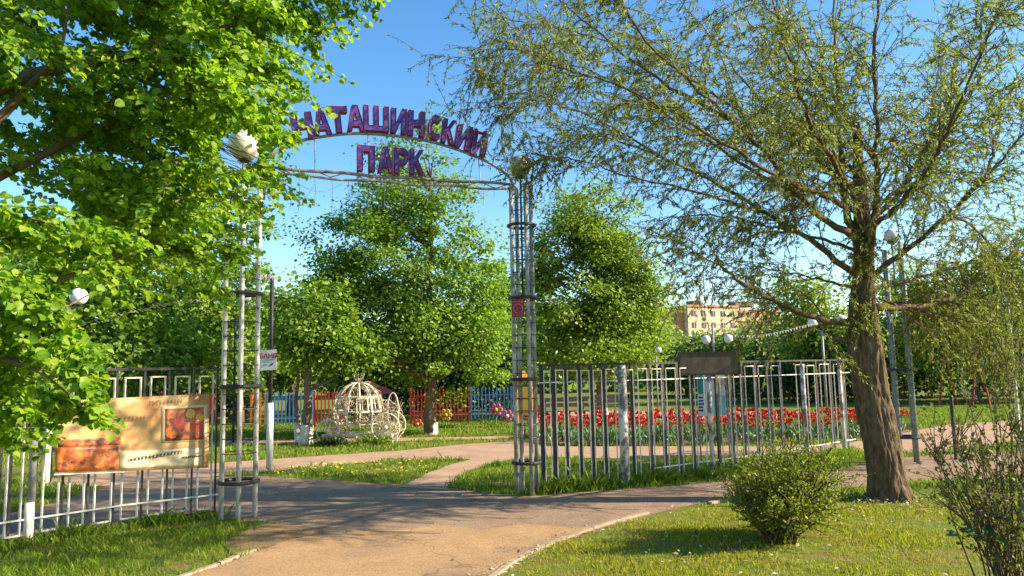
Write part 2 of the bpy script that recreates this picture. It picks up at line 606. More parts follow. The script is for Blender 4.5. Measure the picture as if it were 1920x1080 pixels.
# ------------------------------------------------------------------ grass
def lawn_points(x0, x1, y0, y1, dens, soil_skip=0.0):
    n = int((x1 - x0) * (y1 - y0) * dens)
    X, Y = RNG.uniform(x0, x1, n), RNG.uniform(y0, y1, n)
    ok = np.ones(n, bool)
    tb = G(1668, 936)
    ok &= RNG.random(n) > np.exp(-((X - tb.x) ** 2 + (Y - tb.y + .1) ** 2) / .16) * .95
    # grass leans a little over the path edges
    jx, jy = X + RNG.normal(0, .035, n), Y + RNG.normal(0, .035, n)
    for p in (P_ROAD, P_PATH, P_IN1, P_PLAZA, P_FAR, P_BACK, P_BED):
        ok &= ~inside(p, jx, jy)
    ok &= ~(inside(P_SOIL, X, Y) & (RNG.random(n) < 0.9))
    # in view only (with a margin)
    ok &= np.abs(X) < (0.74 * Y + 0.8)
    # patchy cover
    pn = np.sin(X * 2.3 + np.sin(Y * 1.7) * 1.3) * np.sin(Y * 2.9 + np.sin(X * 1.1) * 1.7) + 0.5 * np.sin(X * 7.1 + Y * 3.3) * np.sin(Y * 6.3 - X * 2.2)
    ok &= RNG.random(n) < np.clip(0.72 + 0.6 * pn, 0.12, 1)
    return X[ok], Y[ok]


def blades(name, X, Y, h0, h1, w, material, label):
    n = len(X)
    h = RNG.uniform(h0, h1, n) * (1 + .45 * np.sin(X * 3.1 + 1.3 * np.sin(Y * 2.2)) * np.sin(Y * 3.7 + X)) * np.where(RNG.random(n) < .03, 1.7, 1)
    lean = RNG.normal(0, .42, (n, 2)) * h[:, None]
    ang = RNG.uniform(0, 2 * math.pi, n)
    dx, dy = np.cos(ang) * w / 2, np.sin(ang) * w / 2
    V = np.zeros((n, 4, 3))
    V[:, 0] = np.stack([X - dx, Y - dy, np.zeros(n)], 1)
    V[:, 1] = np.stack([X + dx, Y + dy, np.zeros(n)], 1)
    V[:, 2] = np.stack([X + dx * .7 + lean[:, 0] * .45, Y + dy * .7 + lean[:, 1] * .45, h * .62], 1)
    V[:, 3] = np.stack([X + lean[:, 0], Y + lean[:, 1], h], 1)
    F = np.arange(n * 4).reshape(n, 4)
    o = np_mesh(name, V.reshape(-1, 3), F, material)
    o['kind'] = 'stuff'
    tag(o, label, 'grass')
    return o


def split_side(x, y):
    return x, y


X, Y = lawn_points(0.0, 7.5, 4.3, 9.2, 2600)
blades('mown_grass', X, Y, .015, .042, .008, L_MOWN, 'short yellowish mown grass on the lawn under the willow')
X, Y = lawn_points(-7, -1.5, 4.3, 9.0, 3300)
blades('lush_grass', X, Y, .02, .062, .008, L_GRASS, 'lush green grass in front of the banner fence')
X, Y = lawn_points(-8.5, 10, 9.0, 14.5, 900)
blades('verge_grass', X, Y, .03, .09, .013, L_GRASS, 'green grass on the verge and wedge lawn behind the gate')
X, Y = lawn_points(-16, 18, 14.5, 27, 230)
blades('park_grass', X, Y, .04, .09, .03, L_GRASS, 'sunny grass around the carriage and tulip bed')
# taller tufts along the foot of the fences
tx, ty = [], []
for pix in ([(1005, 926), (1165, 912), (1340, 893), (1500, 868), (1600, 848)], [(-60, 1040), (52, 1022), (230, 992), (400, 970)]):
    pts = spline([G(*p) for p in pix], 200)
    for p in pts:
        k = 26 if pix[0][0] > 500 else 14
        tx += list(RNG.normal(p.x, .09, k))
        ty += list(RNG.normal(p.y, .07, k))
blades('fence_foot_grass', np.array(tx), np.array(ty), .04, .16, .011, L_GRASS, 'taller grass tufts along the foot of the fences')
# pale leaf litter on the right lawn, dandelions on the wedge lawn
n = 420
X, Y = RNG.uniform(1.0, 6.5, n), RNG.uniform(5.2, 9.2, n)
_t = G(1670, 940)
X = np.concatenate([X, RNG.normal(_t.x, .45, 320)])
Y = np.concatenate([Y, RNG.normal(_t.y - .15, .3, 320)])
ok = ~inside(P_ROAD, X, Y) & ~inside(P_PATH, X, Y)
X, Y = X[ok], Y[ok]
for _i in range(len(P_PATH)):
    _a, _b = P_PATH[_i], P_PATH[(_i + 1) % len(P_PATH)]
    if 7 < _i:
        continue
    _u = RNG.random(22)
    X = np.concatenate([X, _a[0] + (_b[0] - _a[0]) * _u + RNG.normal(0, .12, 22)])
    Y = np.concatenate([Y, _a[1] + (_b[1] - _a[1]) * _u + RNG.normal(0, .12, 22)])
n = len(X)
A = rand_dirs(n)
A[:, 2] *= .2
o = leaves('leaf_litter', np.stack([X, Y, np.where(inside(P_ROAD, X, Y) | inside(P_PATH, X, Y), .015, .035)], 1), A, np.array([0, 0, 1.]) + rand_dirs(n) * .4, RNG.uniform(.02, .055, n), RNG.uniform(.015, .035, n), T_LEAF, L_LITTER)
o['kind'] = 'stuff'
tag(o, 'dry pale fallen leaves scattered on the lawn under the willow', 'fallen leaves')
q = [G(RNG.uniform(510, 800), RNG.uniform(868, 900)) for _ in range(160)] + [G(RNG.uniform(420, 500), RNG.uniform(876, 892)) for _ in range(40)]
q = [p for p in q if not inside(P_IN1, np.array([p.x]), np.array([p.y]))[0] and not inside(P_ROAD, np.array([p.x]), np.array([p.y]))[0]]
n = len(q)
o = leaves('dandelion', np.array([(p.x, p.y, .07) for p in q]), rand_dirs(n) * np.array([1, 1, .1]), np.tile([0, -.5, 1.], (n, 1)), np.full(n, .04), np.full(n, .04), T_LEAF, L_DANDY)
o['kind'] = 'stuff'
tag(o, 'tiny yellow dandelions dotted over the wedge lawn behind the gate', 'dandelions')


# grit and small stones on the paths
gx, gy = [], []
for poly, nn in ((P_PATH, 1500), (P_ROAD, 1500)):
    a = np.array(poly)
    X, Y = RNG.uniform(-5, 5, nn * 3), RNG.uniform(5, 11.5, nn * 3)
    k = inside(poly, X, Y)
    gx += list(X[k][:nn])
    gy += list(Y[k][:nn])
for i in range(len(P_PATH)):
    a, b = Vector(P_PATH[i]), Vector(P_PATH[(i + 1) % len(P_PATH)])
    for _ in range(90 if i < 13 else 20):
        p = a.lerp(b, random.random())
        gx.append(p.x + random.gauss(0, .07))
        gy.append(p.y + random.gauss(0, .07))
n = len(gx)
r = RNG.uniform(.002, .008, n) * np.where(RNG.random(n) < .04, 2.2, 1)
o4 = np.array([(-1, -1, 0), (1, -.7, 0), (.1, 1, 0), (0, 0, 1.0)])
V = np.stack([np.array(gx), np.array(gy), np.full(n, .006)], 1)[:, None, :] + o4[None] * (r[:, None, None] * RNG.uniform(.6, 1.4, (n, 4, 1)))
o = np_mesh('path_grit', V.reshape(-1, 3), (np.array([(0, 1, 3), (1, 2, 3), (2, 0, 3)])[None] + (np.arange(n) * 4)[:, None, None]).reshape(-1, 3),
            leaf_mat('grit_stone', [(0.12, 0.09, 0.07), (0.28, 0.2, 0.13), (0.45, 0.36, 0.26)], 0.0, .9))
o['kind'] = 'stuff'
tag(o, 'grit and small stones scattered on the sandy path and road', 'grit')


# ------------------------------------------------------------------ trees
def clump_leaves(C, rad, per, flat, size, aspect, out_from=None, up=1.0, droop=.35, jit=.6):
    """leaves of many clumps: C (k,3), rad (k) -> arrays for leaves()"""
    k = len(C)
    n = k * per
    off = RNG.normal(size=(n, 3)) * .55
    r = np.repeat(rad, per)[:, None]
    off *= r * np.array([1, 1, flat])
    Cn = np.repeat(C, per, 0)
    P = Cn + off
    h = unit(off * np.array([1, 1, .3]) + 1e-6)
    A = h + RNG.normal(size=(n, 3)) * .5
    A[:, 2] -= droop
    N = np.array([0, 0, up]) + RNG.normal(size=(n, 3)) * jit
    if out_from is not None:
        N = N + unit(P - out_from) * .7
    L = RNG.uniform(.7, 1.25, n) * size
    return P, A, N, L, L * aspect


def park_tree(name, label, X, Y, H, tr, ells, nclump, per, leafsize, leafmat, crad=(.35, .6), white=0.0, group=None, trunks=None, limb=22, bark=None, flat=.55, aspect=.8, tmpl=T_LEAF, hollow=.45):
    bark = bark or M_BARK2
    t = thing(name, label, 'tree', (X, Y, 0), group)
    # crown clumps
    vol = np.array([e[3] * e[4] * e[5] for e in ells]) ** .8
    pick = RNG.choice(len(ells), nclump, p=vol / vol.sum())
    E = np.array(ells)[pick]
    d = rand_dirs(nclump)
    rr = RNG.uniform(hollow ** 2, 1, nclump)[:, None] ** .5 * np.where(RNG.random(nclump) < .12, RNG.uniform(1.02, 1.2, nclump), 1.)[:, None]
    C = np.array([X, Y, 0]) + E[:, :3] + d * rr * E[:, 3:6]
    from mathutils import noise as mn
    nv = np.array([mn.noise(Vector((c[0] * .75, c[1] * .75, c[2] * 1.1))) for c in C])
    keep = (C[:, 2] > 0.5) & (nv > -.17)
    C = C[keep]
    rad = RNG.uniform(*crad, len(C))
    # trunk
    top = max(e[2] + e[5] for e in ells)
    trunks = trunks or [(0, 0, tr)]
    lines = []
    for j, (dx, dy, r0) in enumerate(trunks):
        mb = MB()
        hh = top * (.82 if j == 0 else .6)
        pts, rs = [], []
        for i in range(13):
            u = i / 12
            pts.append((X + dx * (1 + u * .6) + random.uniform(-.05, .05) * (u > 0), Y + dy * (1 + u * .6) + random.uniform(-.05, .05), hh * u - .05))
            rs.append(r0 * (1.25 - .25 * min(1, u * 8)) * (1 - .8 * u))
        lines.append(pts)
        mb.tube(pts, rs, 10, rough=.06)
        o = mb.build('trunk', bark, t, True)
        if white:
            wb = MB()
            m = 5
            wp = [(Vector(pts[0]).lerp(Vector(pts[1]), 0)).lerp(Vector(pts[2]), i / m * white / (hh / 6)) for i in range(m + 1)]
            wb.tube(wp, [r0 * (1.27 - .22 * i / m) + .008 for i in range(m + 1)], 10, rough=.04)
            wb.build('limewash_band', M_LIME, o, True)
    # limbs reaching into the crown
    mb = MB()
    idx = RNG.choice(len(C), min(limb, len(C)), replace=False)
    for i in idx:
        c = Vector(C[i])
        ln = lines[0]
        zt = max(top * .16, c.z - random.uniform(.25, .6) * (math.hypot(c.x - X, c.y - Y) + .6))
        u = min(.95, zt / (top * .82)) * 12
        k = int(u)
        a = Vector(ln[k]).lerp(Vector(ln[min(k + 1, 12)]), u - k)
        mid = a.lerp(c, .5) + Vector((0, 0, random.uniform(-.1, .25)))
        pts = spline([a, mid, c], 7)
        r0 = tr * .42 * (1 - .6 * zt / top)
        mb.tube(pts, [max(.006, r0 * (1 - .85 * q / 6)) for q in range(7)], 5, cap=False)
    if mb.f:
        mb.build('limbs', bark, t, True)['kind'] = 'stuff'
    cc = np.array([X, Y, 0]) + np.average(np.array(ells)[:, :3], axis=0, weights=vol)
    leaves('crown', *clump_leaves(C, rad, per, flat, leafsize, aspect, cc), tmpl, leafmat, t)
    return t


def px_tree(name, label, bx, by, Y, crown, nclump, per, leafsize, leafmat, tr=.13, white=0.0, depth=None, **kw):
    """crown given as image-space ellipses (cx, cy, rx, ry) standing at distance Y"""
    base = at(bx, by, Y)
    ells = []
    for c in crown:
        cx, cy, rx, ry = c[:4]
        dy = c[4] if len(c) > 4 else 0.0
        p = at(cx, cy, Y + dy)
        s = (Y + dy) / FPX
        ells.append((p.x - base.x, dy, p.z, rx * s, (rx * s * .9) if depth is None else depth, ry * s))
    return park_tree(name, label, base.x, Y, 0, tr, ells, nclump, per, leafsize, leafmat, white=white, **kw)


# the big maple-like tree in the middle of the gate and its neighbours
px_tree('park_tree', 'tall leafy tree with limewashed trunk behind the gate, right of the carriage', 808, 812, 20.0,
        [(770, 500, 175, 110), (750, 640, 195, 80), (860, 620, 95, 105), (705, 425, 130, 95), (845, 430, 90, 95), (775, 345, 105, 65), (640, 560, 85, 105), (745, 285, 40, 40), (870, 700, 85, 50), (800, 235, 40, 30), (905, 540, 60, 60), (600, 640, 50, 70)],
        720, 110, .097, L_MAPLE, tr=.15, white=.35, crad=(.22, .62), limb=70, hollow=.15)
px_tree('park_tree', 'small tree with whitewashed forked trunk left of the carriage', 573, 832, 17.9,
        [(590, 630, 80, 55), (545, 600, 60, 60), (610, 575, 60, 50), (660, 660, 50, 40)],
        150, 80, .11, L_MAPLE, tr=.13, white=.5, trunks=[(0, 0, .13), (-.25, .35, .075)], crad=(.3, .5), limb=16)
px_tree('park_tree', 'rounded bright green tree behind the barred fence right of the gate', 1130, 775, 26.0,
        [(1100, 430, 110, 95), (1120, 560, 130, 110), (1040, 540, 75, 140), (1180, 600, 85, 90), (1105, 660, 130, 45), (1160, 480, 75, 90)],
        720, 105, .115, L_YELLOWG, tr=.17, white=.4, crad=(.32, .65), limb=50, hollow=.15)
px_tree('park_tree', 'tree behind the left gate pylon, its crown ending at the pale sky gap', 450, 800, 24.0,
        [(440, 560, 70, 110), (470, 450, 50, 80), (420, 650, 110, 80)], 120, 110, .15, L_MAPLE, tr=.13, crad=(.4, .7))
px_tree('park_tree', 'shady tree behind the banner on the left fence', 235, 800, 21.0,
        [(230, 600, 150, 110), (300, 500, 120, 110), (120, 560, 120, 120), (250, 680, 180, 55)], 230, 110, .15, L_MAPLE, tr=.15, crad=(.4, .75), white=.4)
px_tree('park_tree', 'shady tree at the far left edge behind the fence', 20, 800, 22.0,
        [(20, 600, 140, 130), (-80, 520, 150, 150), (40, 700, 130, 45)], 170, 110, .16, L_MAPLE, tr=.15, crad=(.4, .75))
px_tree('park_tree', 'olive green tree between the carriage tree and the left gate pylon', 545, 790, 31.0,
        [(540, 640, 70, 85), (575, 580, 60, 60), (500, 650, 60, 90)], 130, 80, .2, L_YELLOWG, tr=.14, crad=(.5, .9), limb=8)
px_tree('park_tree', 'tree filling the gap beside the right gate pylon', 945, 780, 33.0,
        [(940, 560, 55, 70), (930, 650, 80, 90), (985, 600, 60, 100)], 130, 90, .2, L_MAPLE, tr=.14, crad=(.5, .9), limb=8)
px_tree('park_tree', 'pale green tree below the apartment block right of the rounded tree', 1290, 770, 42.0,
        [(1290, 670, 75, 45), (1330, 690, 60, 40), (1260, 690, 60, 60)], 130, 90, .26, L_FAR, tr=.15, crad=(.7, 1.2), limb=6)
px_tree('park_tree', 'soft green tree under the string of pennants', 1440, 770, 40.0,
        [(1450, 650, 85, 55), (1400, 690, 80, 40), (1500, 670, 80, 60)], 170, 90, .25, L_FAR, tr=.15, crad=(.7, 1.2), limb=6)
px_tree('park_tree', 'bright green tree just left of the willow trunk', 1560, 770, 33.0,
        [(1545, 620, 75, 55), (1590, 680, 80, 60), (1500, 560, 55, 60)], 170, 90, .2, L_YELLOWG, tr=.15, crad=(.5, 1.0), limb=8)
px_tree('park_tree', 'dark tree behind the red swing at the right edge', 1835, 770, 30.0,
        [(1830, 640, 130, 90), (1760, 600, 80, 90), (1900, 560, 100, 100), (1960, 650, 120, 110)], 260, 100, .19, L_MAPLE, tr=.15, crad=(.5, .9), limb=14)
px_tree('park_tree', 'tree behind the second gate pylon right of the willow', 1690, 770, 34.0,
        [(1690, 600, 70, 90), (1650, 660, 60, 60), (1720, 680, 70, 60)], 120, 90, .2, L_MAPLE, tr=.13, crad=(.5, .9), limb=8)
# a closed row of trees at the end of the park
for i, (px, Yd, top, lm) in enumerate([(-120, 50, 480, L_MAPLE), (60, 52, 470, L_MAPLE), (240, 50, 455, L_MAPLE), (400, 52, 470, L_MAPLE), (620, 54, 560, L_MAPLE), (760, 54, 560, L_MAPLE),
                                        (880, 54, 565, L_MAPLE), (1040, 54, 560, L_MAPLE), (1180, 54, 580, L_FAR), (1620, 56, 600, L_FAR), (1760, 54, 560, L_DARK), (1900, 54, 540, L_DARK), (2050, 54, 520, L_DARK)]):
    if i in (0, 12):
        continue
    cy = (top + 740) / 2
    ry = (740 - top) / 2
    lab = 'far tree in the row closing the park, ' + ['outside the left edge', 'far behind the globe lamp', 'far behind the banner', 'far behind the left pylon', 'far behind the carriage', 'behind the tall carriage side tree', 'far behind the flower ornaments', 'just right of the right gate pylon',
          'far behind the rounded bright tree', 'far behind the willow trunk', 'far behind the second pylon', 'far behind the red swing', 'outside the right edge'][i]
    px_tree('row_tree', lab, px, 765, Yd, [(px, cy, 95, ry), (px + 20, cy + 40, 105, ry * .7)], 110, 70, .34, lm, tr=.2, crad=(.9, 1.6), limb=4,
            group='row of trees closing the park')


def hedge(name, label, x0, x1, y0, y1, h, n, leafmat, size=.14):
    P = np.stack([RNG.uniform(x0, x1, n), RNG.uniform(y0, y1, n), RNG.beta(1.6, 1.1, n) * h * (1 + .12 * np.sin(RNG.uniform(0, 60, n)))], 1)
    P[:, 2] += .25 * np.sin(P[:, 0] * 1.3) * P[:, 2] / h
    A = rand_dirs(n)
    N = rand_dirs(n) + np.array([0, -.6, .6])
    L = RNG.uniform(.7, 1.3, n) * size
    t = thing(name, label, 'hedge', ((x0 + x1) / 2, (y0 + y1) / 2, 0))
    leaves('foliage', P, A, N, L, L * .7, T_LEAF, leafmat, t)
    mb = MB()
    for i in range(int((x1 - x0) * 1.1)):
        x = random.uniform(x0, x1)
        y = random.uniform(y0, y1)
        mb.tube([(x, y, 0), (x + random.uniform(-.2, .2), y, h * .5), (x + random.uniform(-.3, .3), y, h * .9)], [.05, .035, .015], 5)
    mb.build('stems', M_BARK2, t)['kind'] = 'stuff'


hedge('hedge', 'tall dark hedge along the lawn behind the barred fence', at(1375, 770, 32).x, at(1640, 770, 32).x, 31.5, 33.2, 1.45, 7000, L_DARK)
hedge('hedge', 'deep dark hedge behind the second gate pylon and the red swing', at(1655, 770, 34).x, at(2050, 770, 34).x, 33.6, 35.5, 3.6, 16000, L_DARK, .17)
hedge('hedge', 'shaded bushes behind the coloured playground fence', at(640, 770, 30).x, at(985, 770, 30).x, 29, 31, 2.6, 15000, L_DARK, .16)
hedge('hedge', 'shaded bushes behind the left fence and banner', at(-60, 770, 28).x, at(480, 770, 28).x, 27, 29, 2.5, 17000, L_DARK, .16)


# ------------------------------------------------------------------ apartment block far behind
def apartment():
    Yb = 190.0
    a = at(1289, 575, Yb)
    t = thing('apartment_building', 'far cream and orange apartment block seen over the trees right of the gate', 'building', (a.x, Yb, 0))
    W, H, D = 30.0, a.z, 14.0
    rz = R(24)
    rm = Matrix.Rotation(rz, 3, 'Z')
    o = Vector((a.x, Yb, 0))
    Mc = mat('block_cream', (0.66, 0.47, 0.32), (0.60, 0.41, 0.27), .4, .85)
    Mo = mat('block_orange', (0.52, 0.25, 0.10), (0.45, 0.2, 0.08), .4, .85)
    Mw = mat('far_window', (0.05, 0.06, 0.08), rough=.15)
    Mr = mat('block_roof', (0.14, 0.08, 0.06), (0.2, 0.12, 0.09), 1, .8)

    def bx(mb, lx, ly, lz, sx, sy, sz):
        mb.box(o + rm @ Vector((lx, ly, lz)), (sx, sy, sz), rz)
        return mb
    bx(MB(), 8, D / 2, H / 2, 16, D, H).build('wall', Mc, t)
    bx(MB(), 23.5, D / 2 + .6, H / 2 - .2, 15, D, H - .4).build('wall', Mo, t)['label'] = 'orange wing of the block'
    bx(MB(), -.6, D / 2 + 1, H / 2, 1.2, D - 1, H - .3).build('wall', Mo, t)
    c = MB()
    bx(c, 8, D / 2, H + .25, 16.6, D + .6, .5)
    c.build('cornice', Mo, t)
    for lx in (5.2, 19.0, 22.5):
        bx(MB(), lx, 4, H + 1.2, 2.6, 3, 1.4).build('roof_housing', Mr, t)
    mb = MB()
    mb.bar(o + rm @ Vector((6.2, 4, H + 1.5)), o + rm @ Vector((6.2, 4, H + 4.0)), .25)
    mb.build('aerial', Mr, t)
    fl = int(H // 3)
    for f in range(fl):
        for k in range(5):
            w = bx(MB(), 1.8 + k * 3.1, -.03, H - 1.7 - f * 3, 1.3, .1, 1.4).build('window', Mw, t)
            bx(MB(), 1.8 + k * 3.1, -.09, H - 1.7 - f * 3, .12, .05, 1.4).build('mullion', Mc, w)
        for k in range(5):
            bx(MB(), 17.5 + k * 2.9, .55, H - 1.9 - f * 3, 1.3, .1, 1.4).build('window', Mw, t)
            bx(MB(), 17.5 + k * 2.9, .35, H - 3.1 - f * 3, 2.2, .5, .9).build('balcony_front', Mc, t)


apartment()


# ------------------------------------------------------------------ willow
def willow():
    Y0 = G(1668, 936).y
    base = at(1668, 936, Y0)
    t = thing('willow_tree', 'large willow with leaning furrowed trunk and sparse narrow leaves beside the road', 'tree', (base.x, base.y, 0))
    tp = [at(1669, 945, Y0), at(1668, 930, Y0), at(1662, 880, Y0), at(1653, 830, Y0), at(1640, 775, Y0 + .02), at(1630, 720, Y0 + .05), at(1624, 665, Y0 + .05), at(1620, 620, Y0 + .05), at(1618, 570, Y0 + .05), at(1620, 520, Y0 + .08), at(1620, 460, Y0 + .1), at(1616, 400, Y0 + .1), at(1610, 320, Y0 + .12), at(1606, 230, Y0 + .15)]
    s = Y0 / FPX
    rs = [q * s for q in (39, 34, 31, 30, 30.5, 30, 29, 27, 23, 19, 17, 14, 10.5, 7)]
    NR = 150
    sp = spline(tp, NR)
    ri = np.interp(np.linspace(0, 1, NR), np.linspace(0, 1, len(rs)), rs)
    mb = MB()
    # furrowed bark: wavy rings
    seg = 110
    vs, fs = [], []
    ph = [random.uniform(0, 6.28) for _ in range(6)]
    from mathutils import noise as mn

    def ridge(a, z):
        q = mn.noise(Vector((math.cos(a) * 7.5, math.sin(a) * 7.5, z * 4.5)))
        q2 = mn.noise(Vector((math.cos(a) * 15, math.sin(a) * 15, z * 9 + 4)))
        return 1.0 - 2.2 * abs(q) * 1.6 - 1.2 * abs(q2)
    for i, p in enumerate(sp):
        for k in range(seg):
            a = 2 * math.pi * k / seg
            zz = p.z
            r = ri[i] * (1 + .035 * math.sin(7 * a + ph[0] + 1.2 * math.sin(zz * 5 + ph[1])) + .028 * math.sin(13 * a + ph[2] + 1.6 * math.sin(zz * 7 + ph[3])) + .05 * math.sin(3 * a + zz * 2.2 + ph[4]) + .055 * ridge(a, zz))
            if i < 20:
                r *= 1 + .10 * (1 - i / 20) ** 2 * (1 + math.sin(5 * a + ph[5]))
            vs.append((p.x + r * math.cos(a), p.y + r * math.sin(a), p.z))
    for i in range(len(sp) - 1):
        for k in range(seg):
            l = (k + 1) % seg
            fs.append((i * seg + k, i * seg + l, (i + 1) * seg + l, (i + 1) * seg + k))
    mb.add(vs, fs)
    tr = mb.build('trunk', M_BARK, t, True)
    # root flare
    for k in range(6):
        a = 2 * math.pi * k / 6 + random.uniform(-.3, .3)
        d = Vector((math.cos(a), math.sin(a), 0))
        rt = MB()
        rt.tube(spline([Vector((base.x, base.y, .20)) + d * .13, Vector((base.x, base.y, .05)) + d * .21, Vector((base.x, base.y, -.05)) + d * random.uniform(.28, .34)], 8), [.075, .075, .07, .065, .055, .05, .04, .03], 9, rough=.12)
        rt.build('root', M_BARK, tr, True)
    # burl and cut stub on the trunk
    kb = MB()
    kb.sphere(at(1600, 655, Y0 - .02), .075, 12, 8, sz=1.5)
    kb.tube([at(1596, 640, Y0), at(1572, 636, Y0 - .05), at(1562, 630, Y0 - .06)], [.05, .035, .025], 7)
    kb.build('branch_stub', M_BARK, tr, True)

    # main limbs: (px, py, dy) points and start radius in pixels
    L = [
        ([(1606, 606, 0), (1560, 604, -.1), (1500, 585, -.2), (1440, 560, -.35), (1385, 525, -.5), (1345, 495, -.6), (1305, 478, -.8)], 13),
        ([(1612, 520, 0), (1560, 480, .1), (1500, 438, .2), (1430, 398, .4), (1350, 345, .6), (1250, 300, .8), (1150, 262, 1.0), (1040, 250, 1.2)], 11),
        ([(1612, 450, 0), (1560, 420, -.3), (1500, 370, -.6), (1440, 290, -.9), (1370, 225, -1.2), (1290, 150, -1.5), (1200, 60, -1.8), (1150, -30, -2.0)], 12),
        ([(1614, 470, .1), (1590, 400, .1), (1578, 310, .2), (1572, 200, .4), (1565, 60, .5), (1560, -120, .6)], 15),
        ([(1624, 490, 0), (1642, 400, -.2), (1645, 280, -.4), (1640, 150, -.6), (1645, 0, -.8), (1655, -150, -.9)], 13),
        ([(1620, 420, 0), (1680, 370, .3), (1720, 300, .6), (1775, 200, .9), (1840, 90, 1.2), (1900, -20, 1.5)], 11),
        ([(1632, 520, .1), (1700, 470, .0), (1780, 400, -.3), (1850, 330, -.6), (1930, 240, -.9), (2010, 150, -1.2)], 10),
        ([(1636, 575, 0), (1700, 575, .4), (1780, 560, .9), (1850, 520, 1.4), (1930, 465, 1.9), (2030, 410, 2.4)], 12),
        ([(1612, 380, 0), (1565, 330, .5), (1490, 260, 1.0), (1410, 170, 1.5), (1330, 70, 2.0), (1260, -20, 2.3)], 9),
        ([(1606, 470, 0), (1530, 445, .4), (1440, 425, .8), (1350, 405, 1.2), (1270, 405, 1.5), (1220, 425, 1.7)], 6),
        ([(1612, 400, -.05), (1530, 360, -.8), (1450, 330, -1.5), (1330, 250, -2.0), (1180, 170, -2.2), (1030, 120, -2.2)], 9),
        ([(1616, 420, -.05), (1590, 350, -1.0), (1530, 250, -1.9), (1480, 110, -2.6), (1430, -60, -3.0)], 10),
        ([(1620, 440, -.05), (1690, 380, -1.0), (1760, 280, -1.9), (1830, 130, -2.6), (1900, -60, -3.0)], 9),
        ([(1618, 400, .1), (1700, 340, 1.2), (1740, 240, 2.2), (1770, 60, 3.0)], 9),
        ([(1612, 360, .1), (1540, 300, 1.2), (1480, 200, 2.2), (1440, 20, 3.0)], 9),
        ([(1608, 320, .1), (1500, 270, .6), (1360, 190, 1.0), (1230, 110, 1.2), (1080, 60, 1.2), (960, 40, 1.1)], 8),
        ([(1620, 540, 0), (1690, 530, .8), (1760, 510, 1.6), (1850, 480, 2.3), (1950, 440, 3.0)], 7),
        ([(1600, 540, .05), (1520, 520, .6), (1420, 500, 1.2), (1340, 490, 1.6)], 5),
        ([(1640, 300, -.3), (1560, 180, -.5), (1480, 60, -.7), (1380, -60, -.8)], 6),
        ([(1650, 560, .2), (1730, 590, 1.2), (1800, 600, 2.0), (1880, 590, 2.8)], 5),
        ([(1500, 370, -.6), (1380, 300, -.4), (1240, 210, -.2), (1100, 130, 0), (960, 90, .2), (905, 110, .3)], 6),
        ([(1430, 398, .4), (1300, 360, .2), (1180, 330, 0), (1080, 300, -.2), (1000, 290, -.3)], 5),
        ([(1370, 225, -1.2), (1250, 160, -.8), (1120, 60, -.5), (1010, -30, -.2), (930, -80, 0)], 6),
        ([(1250, 300, .8), (1130, 230, .6), (1010, 190, .4), (920, 200, .3)], 4.5),
        ([(1780, 400, -.3), (1840, 440, .6), (1900, 520, 1.5), (1930, 600, 2.2)], 5),
        ([(1760, 570, .9), (1800, 600, 1.6), (1840, 640, 2.2), (1870, 690, 2.6)], 4),
        ([(1690, 560, .6), (1740, 560, 1.4), (1790, 580, 2.2), (1830, 630, 3.0)], 4),
        ([(1850, 330, -.6), (1880, 220, .2), (1930, 130, .8)], 5),
    ]
    lm = MB()      # limbs
    bm_ = MB()     # branches and twigs
    tw_pts = []    # leafing twigs
    for pts, r0 in L:
        wp = [at(a, b, Y0 + c) for a, b, c in pts]
        sp = spline(wp, 26)
        # slight wobble
        sp = [p + Vector((random.uniform(-.02, .02), random.uniform(-.03, .03), random.uniform(-.02, .02))) * (i > 1) for i, p in enumerate(sp)]
        rr = [max(.007, r0 * .64 * s * (1 - .88 * (i / 25) ** .8)) for i in range(26)]
        MB().tube(sp, rr, 9, rough=.08).build('limb', M_BARK, t, True)
        tot = sum((b - a).length for a, b in zip(sp, sp[1:]))
        nb = int(7 + tot * 7.0)
        for j in range(nb):
            u = random.uniform(.16, 1.0)
            k = min(24, int(u * 25))
            o = sp[k].lerp(sp[k + 1], u * 25 - k)
            d0 = (sp[min(k + 2, 25)] - sp[k]).normalized()
            sd = Vector(rand_dirs(1)[0])
            d = (d0 * random.uniform(.5, 1.1) + sd * .75 + Vector((0, 0, .12))).normalized()
            ln = random.uniform(.45, 1.25) * (1.15 - .45 * u)
            p, q = o.copy(), [o.copy()]
            for i in range(6):
                d = (d + Vector(rand_dirs(1)[0]) * .16 + Vector((0, 0, -.04))).normalized()
                p = p + d * ln / 6
                q.append(p.copy())
            rb = max(.004, rr[k] * .32)
            rb = min(rb, .016)
            bm_.tube(q, [rb * (1 - .75 * i / 6) for i in range(7)], 4, cap=False)
            for i in range(random.randint(5, 8)):
                v = random.uniform(.15, 1.0) * 6
                kk = min(5, int(v))
                oo = q[kk].lerp(q[kk + 1], v - kk)
                dd = ((q[kk + 1] - q[kk]).normalized() * .7 + Vector(rand_dirs(1)[0]) * .8 + Vector((0, 0, -.12))).normalized()
                l2 = random.uniform(.22, .6)
                z = [oo]
                for w in range(3):
                    dd = (dd + Vector(rand_dirs(1)[0]) * .15 + Vector((0, 0, -.14))).normalized()
                    z.append(z[-1] + dd * l2 / 3)
                bm_.tube(z, [.0042, .0036, .003, .002], 3, cap=False)
                tw_pts.append(z)
            tw_pts.append(q[3:7])
